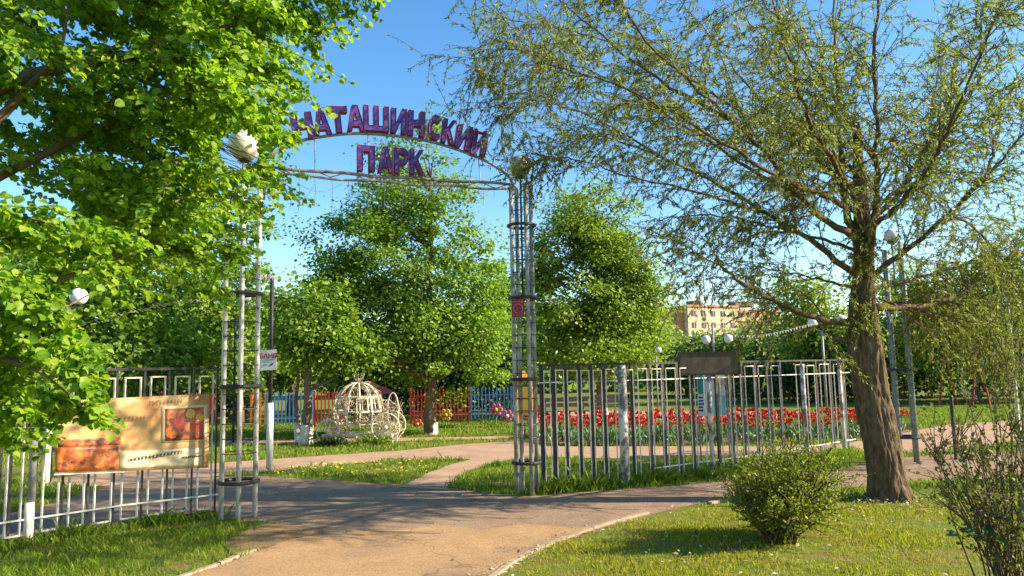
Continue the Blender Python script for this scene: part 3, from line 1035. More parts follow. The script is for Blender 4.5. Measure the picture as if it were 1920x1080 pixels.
    # fine shoots sprouting from the trunk
    for _ in range(90):
        u = random.uniform(.5, 1.0) * 45
        p = Vector(at(1618 + random.uniform(-25, 30), random.uniform(430, 615), Y0 + random.uniform(-.22, .05)))
        d = (Vector((random.uniform(-1, 1), random.uniform(-1, .2), random.uniform(-.9, .6)))).normalized()
        z = [p]
        l2 = random.uniform(.15, .42)
        for w in range(3):
            d = (d + Vector((0, 0, -.25)) + Vector(rand_dirs(1)[0]) * .2).normalized()
            z.append(z[-1] + d * l2 / 3)
        bm_.tube(z, [.005, .004, .003, .002], 3, cap=False)
        tw_pts.append(z)
    bm_.build('twigs', M_TWIG, t)['kind'] = 'stuff'
    # leaves along the twigs
    Z = np.array([[tuple(p) for p in z] for z in tw_pts])       # (n,4,3)
    per = 27
    n = len(Z)
    u = RNG.uniform(.05, 3, (n, per))
    k = np.minimum(2, u.astype(int))
    f = (u - k)[..., None]
    ii = np.arange(n)[:, None]
    P = (Z[ii, k] * (1 - f) + Z[ii, k + 1] * f).reshape(-1, 3)
    D = unit((Z[ii, k + 1] - Z[ii, k])).reshape(-1, 3)
    m = len(P)
    A = D * .7 + rand_dirs(m) * .75 + np.array([0, 0, -.3])
    N = rand_dirs(m) + np.array([0, 0, .8])
    LL = RNG.uniform(.03, .072, m)
    leaves('crown', P, A, N, LL, LL * RNG.uniform(.2, .32, m), T_LEAF, L_WILLOW, t)
    print('willow leaves', m)


willow()


# ------------------------------------------------------------------ linden in the left foreground
def linden():
    t = thing('linden_tree', 'linden with broad sunlit leaves overhanging the left fence and pylon', 'tree', (-7.6, 5.4, 0))
    tb = [Vector((-7.6, 5.4, -.05)), Vector((-7.55, 5.42, 1.2)), Vector((-7.5, 5.4, 2.6)), Vector((-7.4, 5.45, 4.2)), Vector((-7.45, 5.4, 6.5)), Vector((-7.4, 5.5, 8.6))]
    mb = MB()
    mb.tube(spline(tb, 24), list(np.linspace(.27, .05, 24)), 14, rough=.05)
    mb.build('trunk', M_BARK2, t, True)
    limbs = [
        ([(-7.5, 5.4, 3.0), at(-330, 270, 5.4), at(-120, 215, 5.5), at(20, 155, 5.6), at(110, 128, 5.7), at(200, 112, 5.8), at(300, 90, 6.0), at(420, 50, 6.3), at(560, 20, 6.5)], .085),
        ([at(-40, 260, 5.6), at(20, 200, 5.6), at(55, 160, 5.6), at(110, 100, 5.5), at(130, 0, 5.4)], .045),
        ([(-7.5, 5.4, 3.4), at(-250, 60, 5.8), at(-60, -40, 6.0), at(200, -80, 6.3), at(450, -60, 6.6)], .08),
        ([(-7.5, 5.4, 2.5), at(-250, 420, 5.6), at(-80, 370, 5.8), at(60, 300, 6.1), at(200, 240, 6.5), at(360, 215, 6.9), at(480, 215, 7.2)], .06),
        ([(-7.5, 5.4, 2.1), at(-250, 520, 5.9), at(-60, 480, 6.2), at(120, 420, 6.5), at(300, 350, 6.9), at(450, 320, 7.3)], .05),
        ([(-7.5, 5.4, 2.0), at(-260, 560, 5.3), at(-60, 560, 5.3), at(120, 520, 5.4), at(260, 470, 5.6)], .045),
        ([(-7.5, 5.4, 1.9), at(-260, 620, 5.0), at(-60, 660, 4.9), at(60, 690, 4.9), at(130, 740, 4.9)], .035),
    ]
    lm = MB()
    for pts, r0 in limbs:
        sp = spline(pts, 22)
        MB().tube(sp, [max(.006, r0 * (1 - .85 * i / 21)) for i in range(22)], 7, rough=.06).build('limb', M_BARK2, t, True)
    # leaf plates: fans of foliage in tiers (px, py, depth, half width px, tilt)
    plates = []

    def region(poly, n, y0, y1, w0=55, w1=120):
        xs = [p[0] for p in poly]
        ys = [p[1] for p in poly]
        c = 0
        while c < n:
            x, y = random.uniform(min(xs), max(xs)), random.uniform(min(ys), max(ys))
            if inside(poly, np.array([x]), np.array([y]))[0]:
                plates.append((x, y, random.uniform(y0, y1), random.uniform(w0, w1)))
                c += 1
    region([(-250, -220), (560, -220), (640, -60), (600, 0), (520, 90), (470, 140), (480, 190), (420, 260), (300, 250), (180, 300), (-250, 300)], 125, 5.0, 7.6)
    region([(0, -60), (520, -60), (560, 20), (480, 130), (440, 250), (150, 260), (0, 240)], 45, 5.2, 7.2)
    region([(140, 180), (470, 190), (500, 235), (490, 320), (430, 400), (440, 450), (330, 500), (150, 440)], 60, 5.8, 8.0)
    region([(-250, 380), (120, 400), (230, 480), (180, 520), (90, 540), (60, 600), (-250, 640)], 34, 4.6, 6.6)
    region([(-250, 600), (60, 590), (130, 640), (140, 730), (60, 740), (-250, 740)], 26, 4.6, 5.8, 50, 90)
    region([(-150, 740), (60, 740), (80, 860), (-150, 860)], 22, 4.9, 6.4, 50, 80)
    # single sprays that shape the outline
    plates += [(522, 205, 7.0, 32), (500, 225, 7.1, 60), (530, 280, 7.2, 38), (500, 335, 7.3, 45), (465, 380, 7.4, 55), (445, 480, 7.5, 50), (400, 560, 7.6, 40), (470, 130, 6.6, 45), (500, 60, 6.4, 70),
               (580, 45, 6.4, 60), (640, 20, 6.5, 50), (690, 0, 6.5, 45), (620, -30, 6.4, 80), (120, 680, 4.9, 55), (150, 730, 4.9, 45), (90, 650, 4.9, 60), (150, 795, 5.1, 40), (190, 455, 5.4, 60), (215, 480, 5.4, 45),
               (345, 330, 6.4, 90), (300, 120, 5.8, 110), (230, 20, 5.6, 120), (60, 40, 5.4, 120), (60, 440, 5.0, 90), (150, 690, 4.9, 45), (175, 745, 5.0, 30), (120, 770, 5.0, 45), (165, 800, 5.1, 30), (110, 610, 4.9, 50), (40, 560, 4.9, 60)]
    tw = MB()
    Ps, As, Ns, Ls = [], [], [], []
    for x, y, Yd, w in plates:
        c = at(x, y, Yd)
        r = w * Yd / FPX
        out = Vector((random.uniform(.2, 1), random.uniform(-.7, .5), 0)).normalized()
        side = Vector((-out.y, out.x, 0))
        tilt = random.uniform(-.45, -.08)
        ns = int(7 + r * 10)
        root = c - out * r * .9 + Vector((0, 0, .12))
        for k in range(ns):
            a = random.uniform(-1.15, 1.15)
            ln = r * random.uniform(.7, 1.9)
            d = out * math.cos(a) + side * math.sin(a)
            d.z = tilt + random.uniform(-.22, .25)
            z = [root]
            for i in range(4):
                dd = d + Vector(rand_dirs(1)[0]) * .12 + Vector((0, 0, -.09 * i))
                z.append(z[-1] + dd * ln / 4)
            if k % 2 == 0:
                tw.tube(z, [.006, .005, .004, .003, .002], 3, cap=False)
            Z = np.array([tuple(q) for q in z])
            per = int(14 + ln * 26)
            u = RNG.uniform(.15, 1, per) ** .75 * 4
            kk = np.minimum(3, u.astype(int))
            f = (u - kk)[:, None]
            P = Z[kk] * (1 - f) + Z[kk + 1] * f + RNG.normal(0, .022, (per, 3))
            D = Z[kk + 1] - Z[kk]
            sgn = np.where(np.arange(per) % 2 == 0, 1., -1.)[:, None]
            perp = np.cross(D, [0, 0, 1.])
            A = unit(D) * .55 + unit(perp) * sgn * .8 + RNG.normal(0, .3, (per, 3)) + np.array([0, 0, -.38])
            N = np.array([.1, -.3, 1.]) + RNG.normal(0, .55, (per, 3))
            Ps.append(P)
            As.append(A)
            Ns.append(N)
            Ls.append(RNG.uniform(.028, .078, per))
    tw.build('twigs', M_BARK2, t)['kind'] = 'stuff'
    P, A, N, Lf = np.concatenate(Ps), np.concatenate(As), np.concatenate(Ns), np.concatenate(Ls)
    # the globe lamp pokes out of the leaves
    gc = np.array(at(446, 280, 8.68))
    dv = gc - np.array([0, 0, CAM_H])
    rel = P - np.array([0, 0, CAM_H])
    tt = (rel @ dv) / (dv @ dv)
    off = np.linalg.norm(rel - tt[:, None] * dv, axis=1) / np.maximum(tt, .1)
    keep = ~((off < .24) & (P[:, 2] < gc[2] + .12))
    P, A, N, Lf = P[keep], A[keep], N[keep], Lf[keep]
    # open hollow in the crown in front of the park lamp
    dv = np.array(ray(150, 558))
    rel = P - np.array([0, 0, CAM_H])
    tt = (rel @ dv) / (dv @ dv)
    off = np.linalg.norm(rel - tt[:, None] * dv, axis=1) / np.maximum(tt, .1)
    keep = off > .022
    P, A, N, Lf = P[keep], A[keep], N[keep], Lf[keep]
    leaves('crown', P, A, N, Lf, Lf * .88, T_LIME, L_LINDEN, t)
    print('linden leaves', len(P))


linden()


# ------------------------------------------------------------------ shrubs
def shrub(name, label, base, tips, leafmat, stem_mat, leaf, per, side, aspect=.55, tmpl=T_LEAF, r0=.012, sub=5):
    t = thing(name, label, 'shrub', base)
    base = Vector(base)
    mb = MB()
    tws = []
    for tip in tips:
        b = base + Vector((random.uniform(-.1, .1), random.uniform(-.1, .1), 0)) * side
        mid = b.lerp(tip, .5) + Vector((random.uniform(-.07, .07), random.uniform(-.07, .07), .05))
        sp = spline([b, mid, tip], 8)
        mb.tube(sp, [r0 * (1 - .8 * i / 7) for i in range(8)], 5, cap=False)
        tws.append([sp[4], sp[5], sp[6], sp[7]])
        for _ in range(sub):
            k = random.randint(2, 6)
            d = ((sp[k + 1] - sp[k]).normalized() + Vector(rand_dirs(1)[0]) * .9 + Vector((0, 0, .25))).normalized()
            ln = random.uniform(.1, .32) * side
            z = [sp[k]]
            for w in range(3):
                d = (d + Vector(rand_dirs(1)[0]) * .2).normalized()
                z.append(z[-1] + d * ln / 3)
            mb.tube(z, [.004, .0034, .0028, .002], 3, cap=False)
            tws.append(z)
    mb.build('stems', stem_mat, t)['kind'] = 'stuff'
    Z = np.array([[tuple(p) for p in z] for z in tws])
    n = len(Z)
    u = RNG.uniform(0, 3, (n, per))
    k = np.minimum(2, u.astype(int))
    f = (u - k)[..., None]
    ii = np.arange(n)[:, None]
    P = (Z[ii, k] * (1 - f) + Z[ii, k + 1] * f).reshape(-1, 3) + RNG.normal(0, .012, (n * per, 3))
    m = len(P)
    P[:, 2] = np.maximum(P[:, 2], .03)
    A = rand_dirs(m) + np.array([0, 0, .5])
    N = rand_dirs(m) + np.array([0, 0, .7])
    L = RNG.uniform(.6, 1.3, m) * leaf
    leaves('foliage', P, A, N, L, L * aspect, tmpl, leafmat, t)
    return t


bb = G(1460, 1015)
tips = []
for _ in range(150):
    a = random.uniform(0, 2 * math.pi)
    q = random.random() ** .6 * random.choice((.8, 1, 1.12))
    x, y = 1478 + math.cos(a) * 105 * q, 915 + math.sin(a) * 88 * q
    if y > 960 and abs(x - 1465) > 60 + (1010 - y):
        continue
    tips.append(at(x, y, bb.y + random.uniform(-.5, .5)))
tips += [at(x, y, bb.y + dy) for x, y, dy in ((1600, 878, .1), (1585, 890, -.1), (1385, 910, .1), (1375, 930, -.2), (1490, 825, .1), (1430, 832, 0), (1560, 840, .1), (1400, 960, -.1))]
shrub('green_shrub', 'rounded yellow green shrub on the lawn in front of the barred fence', (bb.x, bb.y, 0), tips, L_BUSH, M_TWIG, .032, 14, 1.15, sub=7)

bb = G(1890, 1130)
tips = []
for px, py, dy in ((1760, 830, .1), (1745, 870, -.2), (1790, 760, .2), (1810, 700, 0), (1850, 640, .2), (1890, 620, -.1), (1930, 650, .2), (1770, 790, -.3), (1830, 780, -.3), (1870, 740, .3), (1900, 700, -.3), (1940, 760, -.2), (1800, 880, -.35),
                   (1850, 850, -.4), (1900, 820, .1), (1960, 840, .1), (1840, 930, -.3), (1910, 900, -.4), (1975, 720, 0), (1990, 900, .2), (1745, 760, .35), (1722, 800, .1), (1870, 970, -.3), (1920, 960, -.3)):
    for _ in range(2):
        tips.append(at(px + random.uniform(-20, 20), py + random.uniform(-25, 25), bb.y + dy + random.uniform(-.2, .2)))
sh = shrub('twiggy_shrub', 'twiggy half bare shrub at the bottom right corner', (bb.x, bb.y, 0), tips, L_BUSH2, M_BARK, .034, 9, 1.15, sub=7, r0=.0075)
q = [at(px, py, bb.y - .3) for px, py in ((1795, 1000), (1808, 996), (1850, 1003), (1862, 1008), (1895, 975), (1912, 985), (1838, 1012), (1905, 960))]
n = len(q)
for p in q:
    leaves('broad_leaf', np.array([tuple(p)]), RNG.normal(size=(1, 3)) * np.array([1, .6, .25]), np.array([[.1, -.6, 1.]]), np.full(1, .1), np.full(1, .07), T_LIME, L_BIG, sh)


# ------------------------------------------------------------------ entrance gate
PLc, PRc = G(446, 972), G(989, 927)
gate_dir = (PRc - PLc)
GATE_W = gate_dir.length
gate_dir.normalize()
gate_n = Vector((gate_dir.y, -gate_dir.x, 0))      # towards the camera
GATE_A = math.atan2(gate_dir.y, gate_dir.x)
BEAM_Z = on_plane(800, 338, PLc, gate_n).z


def pylon(name, label, base, legmat, globe_mat, globe_z, H, r=.185, phi=20, globe_r=.185):
    t = thing(name, label, 'gate pylon', base, 'pipe pylons of the park gates')
    b = Vector(base)
    legs = []
    for k in range(4):
        a = R(phi + 90 * k)
        p = b + Vector((math.cos(a) * r, math.sin(a) * r, 0))
        mb = MB()
        mb.tube([p + Vector((0, 0, -.1)), p + Vector((0, 0, H * .5)), p + Vector((0, 0, H))], .029, 10)
        mb.build('leg', legmat, t, True)
    # dark platforms and thin hoops
    for z in (.42, 1.52, 2.62, 3.62):
        if z > globe_z - globe_r - .3:
            continue
        mb = MB()
        mb.ring(b + Vector((0, 0, z)), r + .035, .022, 24, 8)
        if z in (1.52, 2.62):
            mb.lathe(b + Vector((0, 0, z - .012)), [(r + .02, 0), (r + .02, .024)], 24)
        mb.build('platform', M_BLACK, t)
    z = .75
    while z < min(H - .1, globe_z - globe_r - .12):
        if min(abs(z - q) for q in (.42, 1.52, 2.62, 3.62)) > .06:
            MB().ring(b + Vector((0, 0, z)), r + .012, .0065, 20, 4).build('hoop', M_BLACK, t)
        z += .17
    mb = MB()
    mb.tube([b + Vector((0, 0, 2.62)), b + Vector((0, 0, globe_z - globe_r * .9))], .014, 8)
    mb.build('lamp_stem', M_BLACK, t)
    mb = MB()
    mb.sphere(b + Vector((0, 0, globe_z)), globe_r, 28, 18)
    gl = mb.build('lamp_globe', globe_mat, t, True)
    mb = MB()
    mb.lathe(b + Vector((0, 0, globe_z - globe_r - .02)), [(.05, 0), (.075, .02), (.075, .05)], 16)
    mb.build('collar', M_BLACK, gl)
    return t


zl = at(445, 272, PLc.y).z
zr = at(967, 312, PRc.y).z
pylon('gate_pylon', 'pylon of white pipes with cream globe lamp under the linden leaves', PLc, M_MOTTLE, M_GLOBE, zl, BEAM_Z, globe_r=.2)
pylon('gate_pylon', 'pylon of flaking pipes with dirty olive globe lamp toned with willow shade, right of the gate opening', PRc, M_MOTTLE2, M_GLOBED, zr, BEAM_Z + .02, r=.15, globe_r=.155, phi=24)
P3 = G(1704, 868)
z3 = at(1676, 442, P3.y).z
pylon('gate_pylon', 'grey teal pipe pylon behind the willow trunk', P3, M_TEAL, M_GLOBEW, z3, z3 - .25, r=.17, phi=26, globe_r=.12)

# arch with the lettering
arch = thing('gate_arch', 'pipe arch over the gate carrying purple and red park name letters', 'gate arch', (PLc + PRc) / 2 + Vector((0, 0, BEAM_Z)))


def gpt(u, z, off=0.0):
    """u metres along the gate from the left pylon"""
    p = PLc + gate_dir * u - gate_n * (-off)
    return Vector((p.x, p.y, z))


def gpix(px, py):
    p = on_plane(px, py, PLc, gate_n)
    return (p - PLc).dot(gate_dir), p.z


# truss beam
for dz, rad, wob in ((.03, .021, .008), (-.045, .017, .012)):
    pts = []
    for i in range(25):
        u = .12 + (GATE_W - .27) * i / 24
        pts.append(gpt(u, BEAM_Z + dz + math.sin(i * .9 + dz * 40) * wob - .02 * math.sin(math.pi * i / 24)))
    MB().tube(pts, rad, 8).build('beam_pipe', M_RUST, arch, True)
for i in range(15):
    u0 = .15 + (GATE_W - .3) * i / 15
    u1 = .15 + (GATE_W - .3) * (i + 1) / 15
    mb = MB()
    mb.tube([gpt(u0, BEAM_Z + .03 * (1 if i % 2 else -1.5)), gpt(u1, BEAM_Z + .03 * (-1.5 if i % 2 else 1))], .007, 6)
    mb.build('beam_lacing', M_RUST, arch)
# arch pipe
apix = [(560, 266), (600, 257), (650, 251), (695, 251), (750, 256), (800, 264), (850, 278), (905, 299), (940, 320), (960, 341)]
ap = [gpix(*p) for p in apix]
ap = [(.05, BEAM_Z - .2), (.10, BEAM_Z + .0), (.28, BEAM_Z + .17)] + ap + [(GATE_W - .13, BEAM_Z - .2), (GATE_W - .13, BEAM_Z - .6)]
ARCH = spline([gpt(u, z) for u, z in ap], 60)
MB().tube(ARCH, .02, 8).build('arch_pipe', M_GREYM, arch, True)
# hangers between beam and arch
for px, y0, y1 in ((690, 252, 336), (735, 255, 330), (897, 296, 344), (590, 260, 322)):
    a, b = gpix(px, y0), gpix(px + (4 if px > 800 else 1), y1)
    MB().tube([gpt(*a), gpt(*b)], .008, 6).build('hanger_rod', M_GREYM, arch)
a, b = gpix(660, 305), gpix(645, 328)
# letters
W1 = .24


def outline(ch):
    """letter outlines in a unit box: list of closed polylines (outer first)"""
    s = .29
    if ch == 'Н':
        return [[(0, 0), (s, 0), (s, .4), (1 - s, .4), (1 - s, 0), (1, 0), (1, 1), (1 - s, 1), (1 - s, .62), (s, .62), (s, 1), (0, 1)]]
    if ch == 'А':
        return [[(0, 0), (.24, 0), (.31, .2), (.69, .2), (.76, 0), (1, 0), (.66, 1), (.34, 1)], [(.385, .4), (.5, .76), (.615, .4)]]
    if ch == 'Т':
        return [[(.37, 0), (.63, 0), (.63, .78), (1, .78), (1, 1), (0, 1), (0, .78), (.37, .78)]]
    if ch == 'Ш':
        w = .18
        return [[(0, 0), (1, 0), (1, 1), (1 - w, 1), (1 - w, .2), (.5 + w / 2, .2), (.5 + w / 2, 1), (.5 - w / 2, 1), (.5 - w / 2, .2), (w, .2), (w, 1), (0, 1)]]
    if ch in 'ИЙ':
        return [[(0, 0), (s, 0), (1 - s, .62), (1 - s, 0), (1, 0), (1, 1), (1 - s, 1), (s, .38), (s, 1), (0, 1)]]
    if ch == 'С':
        o, i = [], []
        for k in range(15):
            a = R(48 + (312 - 48) * k / 14)
            o.append((.53 + .53 * math.cos(a), .5 + .5 * math.sin(a)))
            i.append((.53 + .29 * math.cos(a), .5 + .28 * math.sin(a)))
        return [o + i[::-1]]
    if ch == 'К':
        return [[(0, 0), (s, 0), (s, .38), (.36, .47), (.72, 0), (1, 0), (.55, .6), (.97, 1), (.68, 1), (s, .62), (s, 1), (0, 1)]]
    if ch == 'П':
        return [[(0, 0), (s, 0), (s, .78), (1 - s, .78), (1 - s, 0), (1, 0), (1, 1), (0, 1)]]
    if ch == 'Р':
        o = [(0, 0), (s, 0), (s, .34)]
        for k in range(9):
            a = R(-90 + 180 * k / 8)
            o.append((.62 + .38 * math.cos(a), .67 + .33 * math.sin(a)))
        o.append((0, 1))
        h = [(s, .53)]
        for k in range(7):
            a = R(-90 + 180 * k / 6)
            h.append((.58 + .17 * math.cos(a), .67 + .14 * math.sin(a)))
        h.append((s, .81))
        return [o, h[::-1]]
    return []


def letter_mesh(polys, w, h, fill, depth, z0):
    """fill: True -> front face sheet with thickness; False -> side wall of the box letter"""
    cu = bpy.data.curves.new('tmp', 'CURVE')
    cu.dimensions = '2D'
    cu.fill_mode = 'BOTH' if fill else 'NONE'
    cu.extrude = depth / 2
    for pl in polys:
        sp = cu.splines.new('POLY')
        sp.points.add(len(pl) - 1)
        for p, (x, y) in zip(sp.points, pl):
            p.co = (x * w - w / 2, y * h, 0, 1)
        sp.use_cyclic_u = True
    ob = bpy.data.objects.new('tmp', cu)
    COL.objects.link(ob)
    if not fill:
        md = ob.modifiers.new('s', 'SOLIDIFY')
        md.thickness = .009
        md.offset = 0
    dg = bpy.context.evaluated_depsgraph_get()
    me = bpy.data.meshes.new_from_object(ob.evaluated_get(dg))
    me.transform(Matrix.Translation((0, 0, z0)))
    bpy.data.objects.remove(ob)
    return me


def put_letter(ch, pos, ang, w, h, lab):
    """pos: foot centre; ang: tilt in the gate plane"""
    ux = gate_dir * math.cos(ang) + Vector((0, 0, 1)) * math.sin(ang)
    uy = -gate_dir * math.sin(ang) + Vector((0, 0, 1)) * math.cos(ang)
    m = Matrix((ux, uy, gate_n)).transposed().to_4x4()
    m.translation = pos - ORG[arch.name]
    polys = outline(ch)
    fm = letter_mesh(polys, w, h, True, .11, 0.0)
    fm.materials.clear()
    fm.materials.append(M_PURPLE)
    fm.transform(m)
    o = bpy.data.objects.new('letter', fm)
    COL.objects.link(o)
    o.parent = arch
    o['label'] = lab
    sm = letter_mesh(polys, w, h, False, .122, 0.0)
    sm.materials.clear()
    sm.materials.append(M_RED)
    sm.transform(m)
    r = bpy.data.objects.new('red_edge', sm)
    COL.objects.link(r)
    r.parent = o
    if ch == 'Й':
        b = MB()
        c = [Vector((-.08 + .16 * k / 6, h * 1.14 - .045 * math.sin(math.pi * k / 6), 0)) for k in range(7)]
        b.tube([(ux * q.x + uy * q.y + pos) for q in c], .022, 6)
        bo = b.build('breve', M_RED, arch)
        bo.parent = o
    return o


foot = spline([gpt(*gpix(x, y)) for x, y in ((556, 268), (600, 258), (650, 251), (700, 250), (755, 256), (800, 263), (850, 278), (908, 302))], 200)
word = 'НАТАШИНСКИЙ'
cent = [(572, 38), (606, 31), (636, 36), (668, 32), (706, 46), (747, 28), (780, 31), (813, 26), (837, 24), (865, 28), (894, 28)]
for ch, (cx, wpx) in zip(word, cent):
    best = min(range(200), key=lambda i: abs(gpix_x if False else 0) + 0) if False else None
    # find the foot point on the arch under this pixel column
    def colpx(p):
        v = CAM_R.transposed() @ (p - Vector((0, 0, CAM_H)))
        return 960 + FPX * v.x / -v.z
    k = min(range(1, 199), key=lambda i: abs(colpx(foot[i]) - cx))
    p = foot[k]
    tdir = foot[k + 1] - foot[k - 1]
    ang = math.atan2(tdir.z, tdir.dot(gate_dir))
    dist = p.y
    foreshort = abs(gate_dir.x)
    w = wpx * dist / FPX / foreshort * .97
    put_letter(ch, p + Vector((0, 0, .02)), ang * .55, w, .335, 'purple box letter with red edges on the arch')
for ch, cx, wpx, top, bot in (('П', 686, 31, 287, 331), ('А', 722, 27, 288, 333), ('Р', 752, 26, 290, 336), ('К', 781, 26, 296, 338)):
    u, z = gpix(cx, bot)
    p = gpt(u, BEAM_Z + .06)
    w = wpx * p.y / FPX / abs(gate_dir.x) * .97
    put_letter(ch, p, 0, w, .33, 'purple box letter with red edges standing on the beam')
# rows of hanging light strings
for i, (px, y1) in enumerate([(545, 395), (560, 396), (590, 388), (622, 400), (653, 395), (688, 402), (720, 396), (754, 396), (800, 385), (835, 390), (880, 380), (905, 385), (925, 372)]):
    u, z = gpix(px, 335)
    u1, z1 = gpix(px, y1)
    mb = MB()
    mb.tube([gpt(u, BEAM_Z - .04), gpt(u + .01, (BEAM_Z + z1) / 2), gpt(u, z1)], .0035, 4)
    mb.build('hanging_wire', M_GREYM, arch)
for (xa, ya), (xb, yb), sag in (((545, 350), (590, 345), .16), ((560, 345), (640, 345), .1), ((530, 340), (560, 380), .05), ((880, 350), (925, 350), .1)):
    a, b = gpt(*gpix(xa, ya)), gpt(*gpix(xb, yb))
    pts = [a.lerp(b, i / 8) - Vector((0, 0, sag * math.sin(math.pi * i / 8))) for i in range(9)]
    MB().tube(pts, .003, 4).build('hanging_wire', M_GREYM, arch)

# prohibition sign tied to the right pylon
c = on_plane(971, 578, PRc + gate_n * .24, gate_n)
sg = thing('prohibition_sign', 'small faded red no entry style sign tied to the right gate pylon', 'sign', c)
MB().box(c, (.165, .008, .235), 0).build('plate', mat('faded_red_plate', (0.30, 0.03, 0.045), (0.22, 0.025, 0.04), 12, .5), sg)
Mp = mat('faded_pink_print', (0.42, 0.13, 0.15), (0.34, 0.1, 0.12), 12, .5)
mb = MB()
mb.ring(c + Vector((0, -.007, -.005)), .058, .008, 24, 6, 'Y')
mb.build('circle', Mp, sg)
mb = MB()
mb.bar(c + Vector((-.036, -.008, -.045)), c + Vector((.036, -.008, .032)), .012, .006)
mb.build('slash', Mp, sg)
for z in (.088, -.09):
    for k in range(4):
        MB().box(c + Vector((-.055 + k * .036, -.007, z)), (.026, .006, .018)).build('lettering', Mp, sg)
MB().tube([c + Vector((.03, .02, .06)), c + Vector((.03, .14, .06))], .006, 6).build('fixing', M_BLACK, sg)
MB().tube([c + Vector((.03, .02, -.06)), c + Vector((.03, .14, -.06))], .006, 6).build('fixing', M_BLACK, sg)


# ------------------------------------------------------------------ fences of dark bars and white loops
def loop_frame(mb, a, b, z0, z1, th):
    """white rectangular loop between ground points a and b"""
    up = Vector((0, 0, 1))
    A0, B0, A1, B1 = a + up * z0, b + up * z0, a + up * z1, b + up * z1
    d = (b - a).normalized()
    h = th / 2
    mb.bar(A0 - up * h, A1 + up * h, th, th)
    mb.bar(B0 - up * h, B1 + up * h, th, th)
    mb.bar(A0 + d * h, B0 - d * h, th * .96, th * .96)
    mb.bar(A1 + d * h, B1 - d * h, th * .96, th * .96)


def fence(name, label, base_pix, H, bars, frames, posts, barw, rail_z, zf, bar_d=.02, thl=.013):
    base = spline([G(*p) for p in base_pix], 160)
    V0 = base[0]
    t = thing(name, label, 'fence', V0, 'barred park fences beside the gate')

    def foot_at(px):
        k = min(range(160), key=lambda i: abs(960 + FPX * (CAM_R.transposed() @ (base[i] - Vector((0, 0, CAM_H)))).x / -(CAM_R.transposed() @ (base[i] - Vector((0, 0, CAM_H)))).z - px))
        p = base[k]
        d = (base[min(k + 1, 159)] - base[max(k - 1, 0)]).normalized()
        return p, d
    for px in bars:
        p, d = foot_at(px)
        ang = math.atan2(d.y, d.x)
        ln = random.uniform(-.012, .012)
        MB().box(p + Vector((0, 0, (H - .045) / 2)), (barw, bar_d, H + .015), ang + ln).build('bar', M_BLACK, t)
    for a, b in frames:
        pa, d = foot_at(a)
        pb, _ = foot_at(b)
        mb = MB()
        j = random.uniform(-.012, .012)
        n = Vector((d.y, -d.x, 0)) * .03
        loop_frame(mb, pa + n, pb + n, zf[0] + j, zf[1] + j, thl)
        mb.build('white_loop', M_WHITE, t)
    # rails
    for z, m, wd, off in ((H, M_BLACK, .03, 0), (.03 + .02, M_BLACK, .02, 0)):
        for i in range(0, 159, 53):
            a, b = base[i], base[min(i + 53, 159)]
            MB().bar(a + Vector((0, 0, z)), b + Vector((0, 0, z)), wd, wd).build('rail', m, t)
    for z in rail_z:
        for i in range(0, 159, 53):
            if z < .5 and base_pix[0][0] > 900 and i == 0:
                continue
            a, b = base[i], base[min(i + 53, 159)]
            d = (b - a).normalized()
            n = Vector((d.y, -d.x, 0)) * .052
            MB().bar(a + n + Vector((0, 0, z)), b + n + Vector((0, 0, z)), .02, .016).build('white_rail', M_WHITE, t)
    for px, r, hz, m in posts:
        p, d = foot_at(px)
        n = Vector((d.y, -d.x, 0)) * .09
        mb = MB()
        mb.tube([p + n + Vector((0, 0, -.05)), p + n + Vector((0, 0, hz * .5)), p + n + Vector((0, 0, hz))], r, 12)
        mb.build('post', m, t, True)
    return t, base


MPOST = mat('post_half_white', (0.62, 0.60, 0.56), (0.15, 0.14, 0.13), 7, .55, .2, 40, lo=.46, hi=.56)
FH_L = at(350, 691, G(350, 972).y).z
bars_l = [112, 160, 211, 262, 310, 356, 402, 12, -8, -40, 62]
frames_l = [(73, 103), (123, 152), (173, 203), (224, 252), (272, 300), (320, 347), (367, 392), (3, 33), (-50, -18)]
FL, baseL = fence('bar_fence', 'barred fence with white loops on the left carrying the brown banner', [(-70, 1041), (52, 1020), (230, 990), (405, 967)], FH_L, bars_l, frames_l,
                  [], .02, (.255,), (.10, FH_L - .1), thl=.017)
p = G(52, 1022)
pt = MB()
pt.tube([p + Vector((0, 0, -.05)), p + Vector((0, 0, .42))], .045, 14)
pt.build('post_foot', M_WHITE, FL, True)
pt = MB()
pt.tube([p + Vector((0, .02, .4)), p + Vector((0, .02, FH_L + .02))], .036, 14)
pt.build('post', M_GREYM, FL, True)

FH_R = at(1060, 684, G(1060, 917).y).z
bars_r = [1018, 1041, 1065, 1090, 1114, 1137, 1194, 1224, 1250, 1276, 1303, 1350, 1375, 1399, 1424, 1448, 1472, 1512, 1538, 1565, 1592]
frames_r = [(1022, 1037), (1045, 1062), (1069, 1086), (1094, 1109), (1118, 1134), (1141, 1157), (1180, 1197 - 6), (1202, 1218), (1229, 1245), (1255, 1271), (1281, 1297), (1309, 1324),
            (1356, 1371), (1380, 1396), (1404, 1420), (1429, 1444), (1453, 1468), (1498, 1512), (1519, 1534), (1544, 1560), (1571, 1586)]
FR, baseR = fence('bar_fence', 'barred fence with white loops right of the gate in front of the tulips', [(1012, 920), (1165, 910), (1340, 888), (1500, 862), (1600, 843)], FH_R, bars_r, frames_r,
                  [(1168, .06, FH_R - .02, MPOST), (1506, .038, FH_R - .06, MPOST), (1576, .034, FH_R + .04, MPOST)], .05, (.2, FH_R - .24), (.06, FH_R - .08), bar_d=.035, thl=.015)

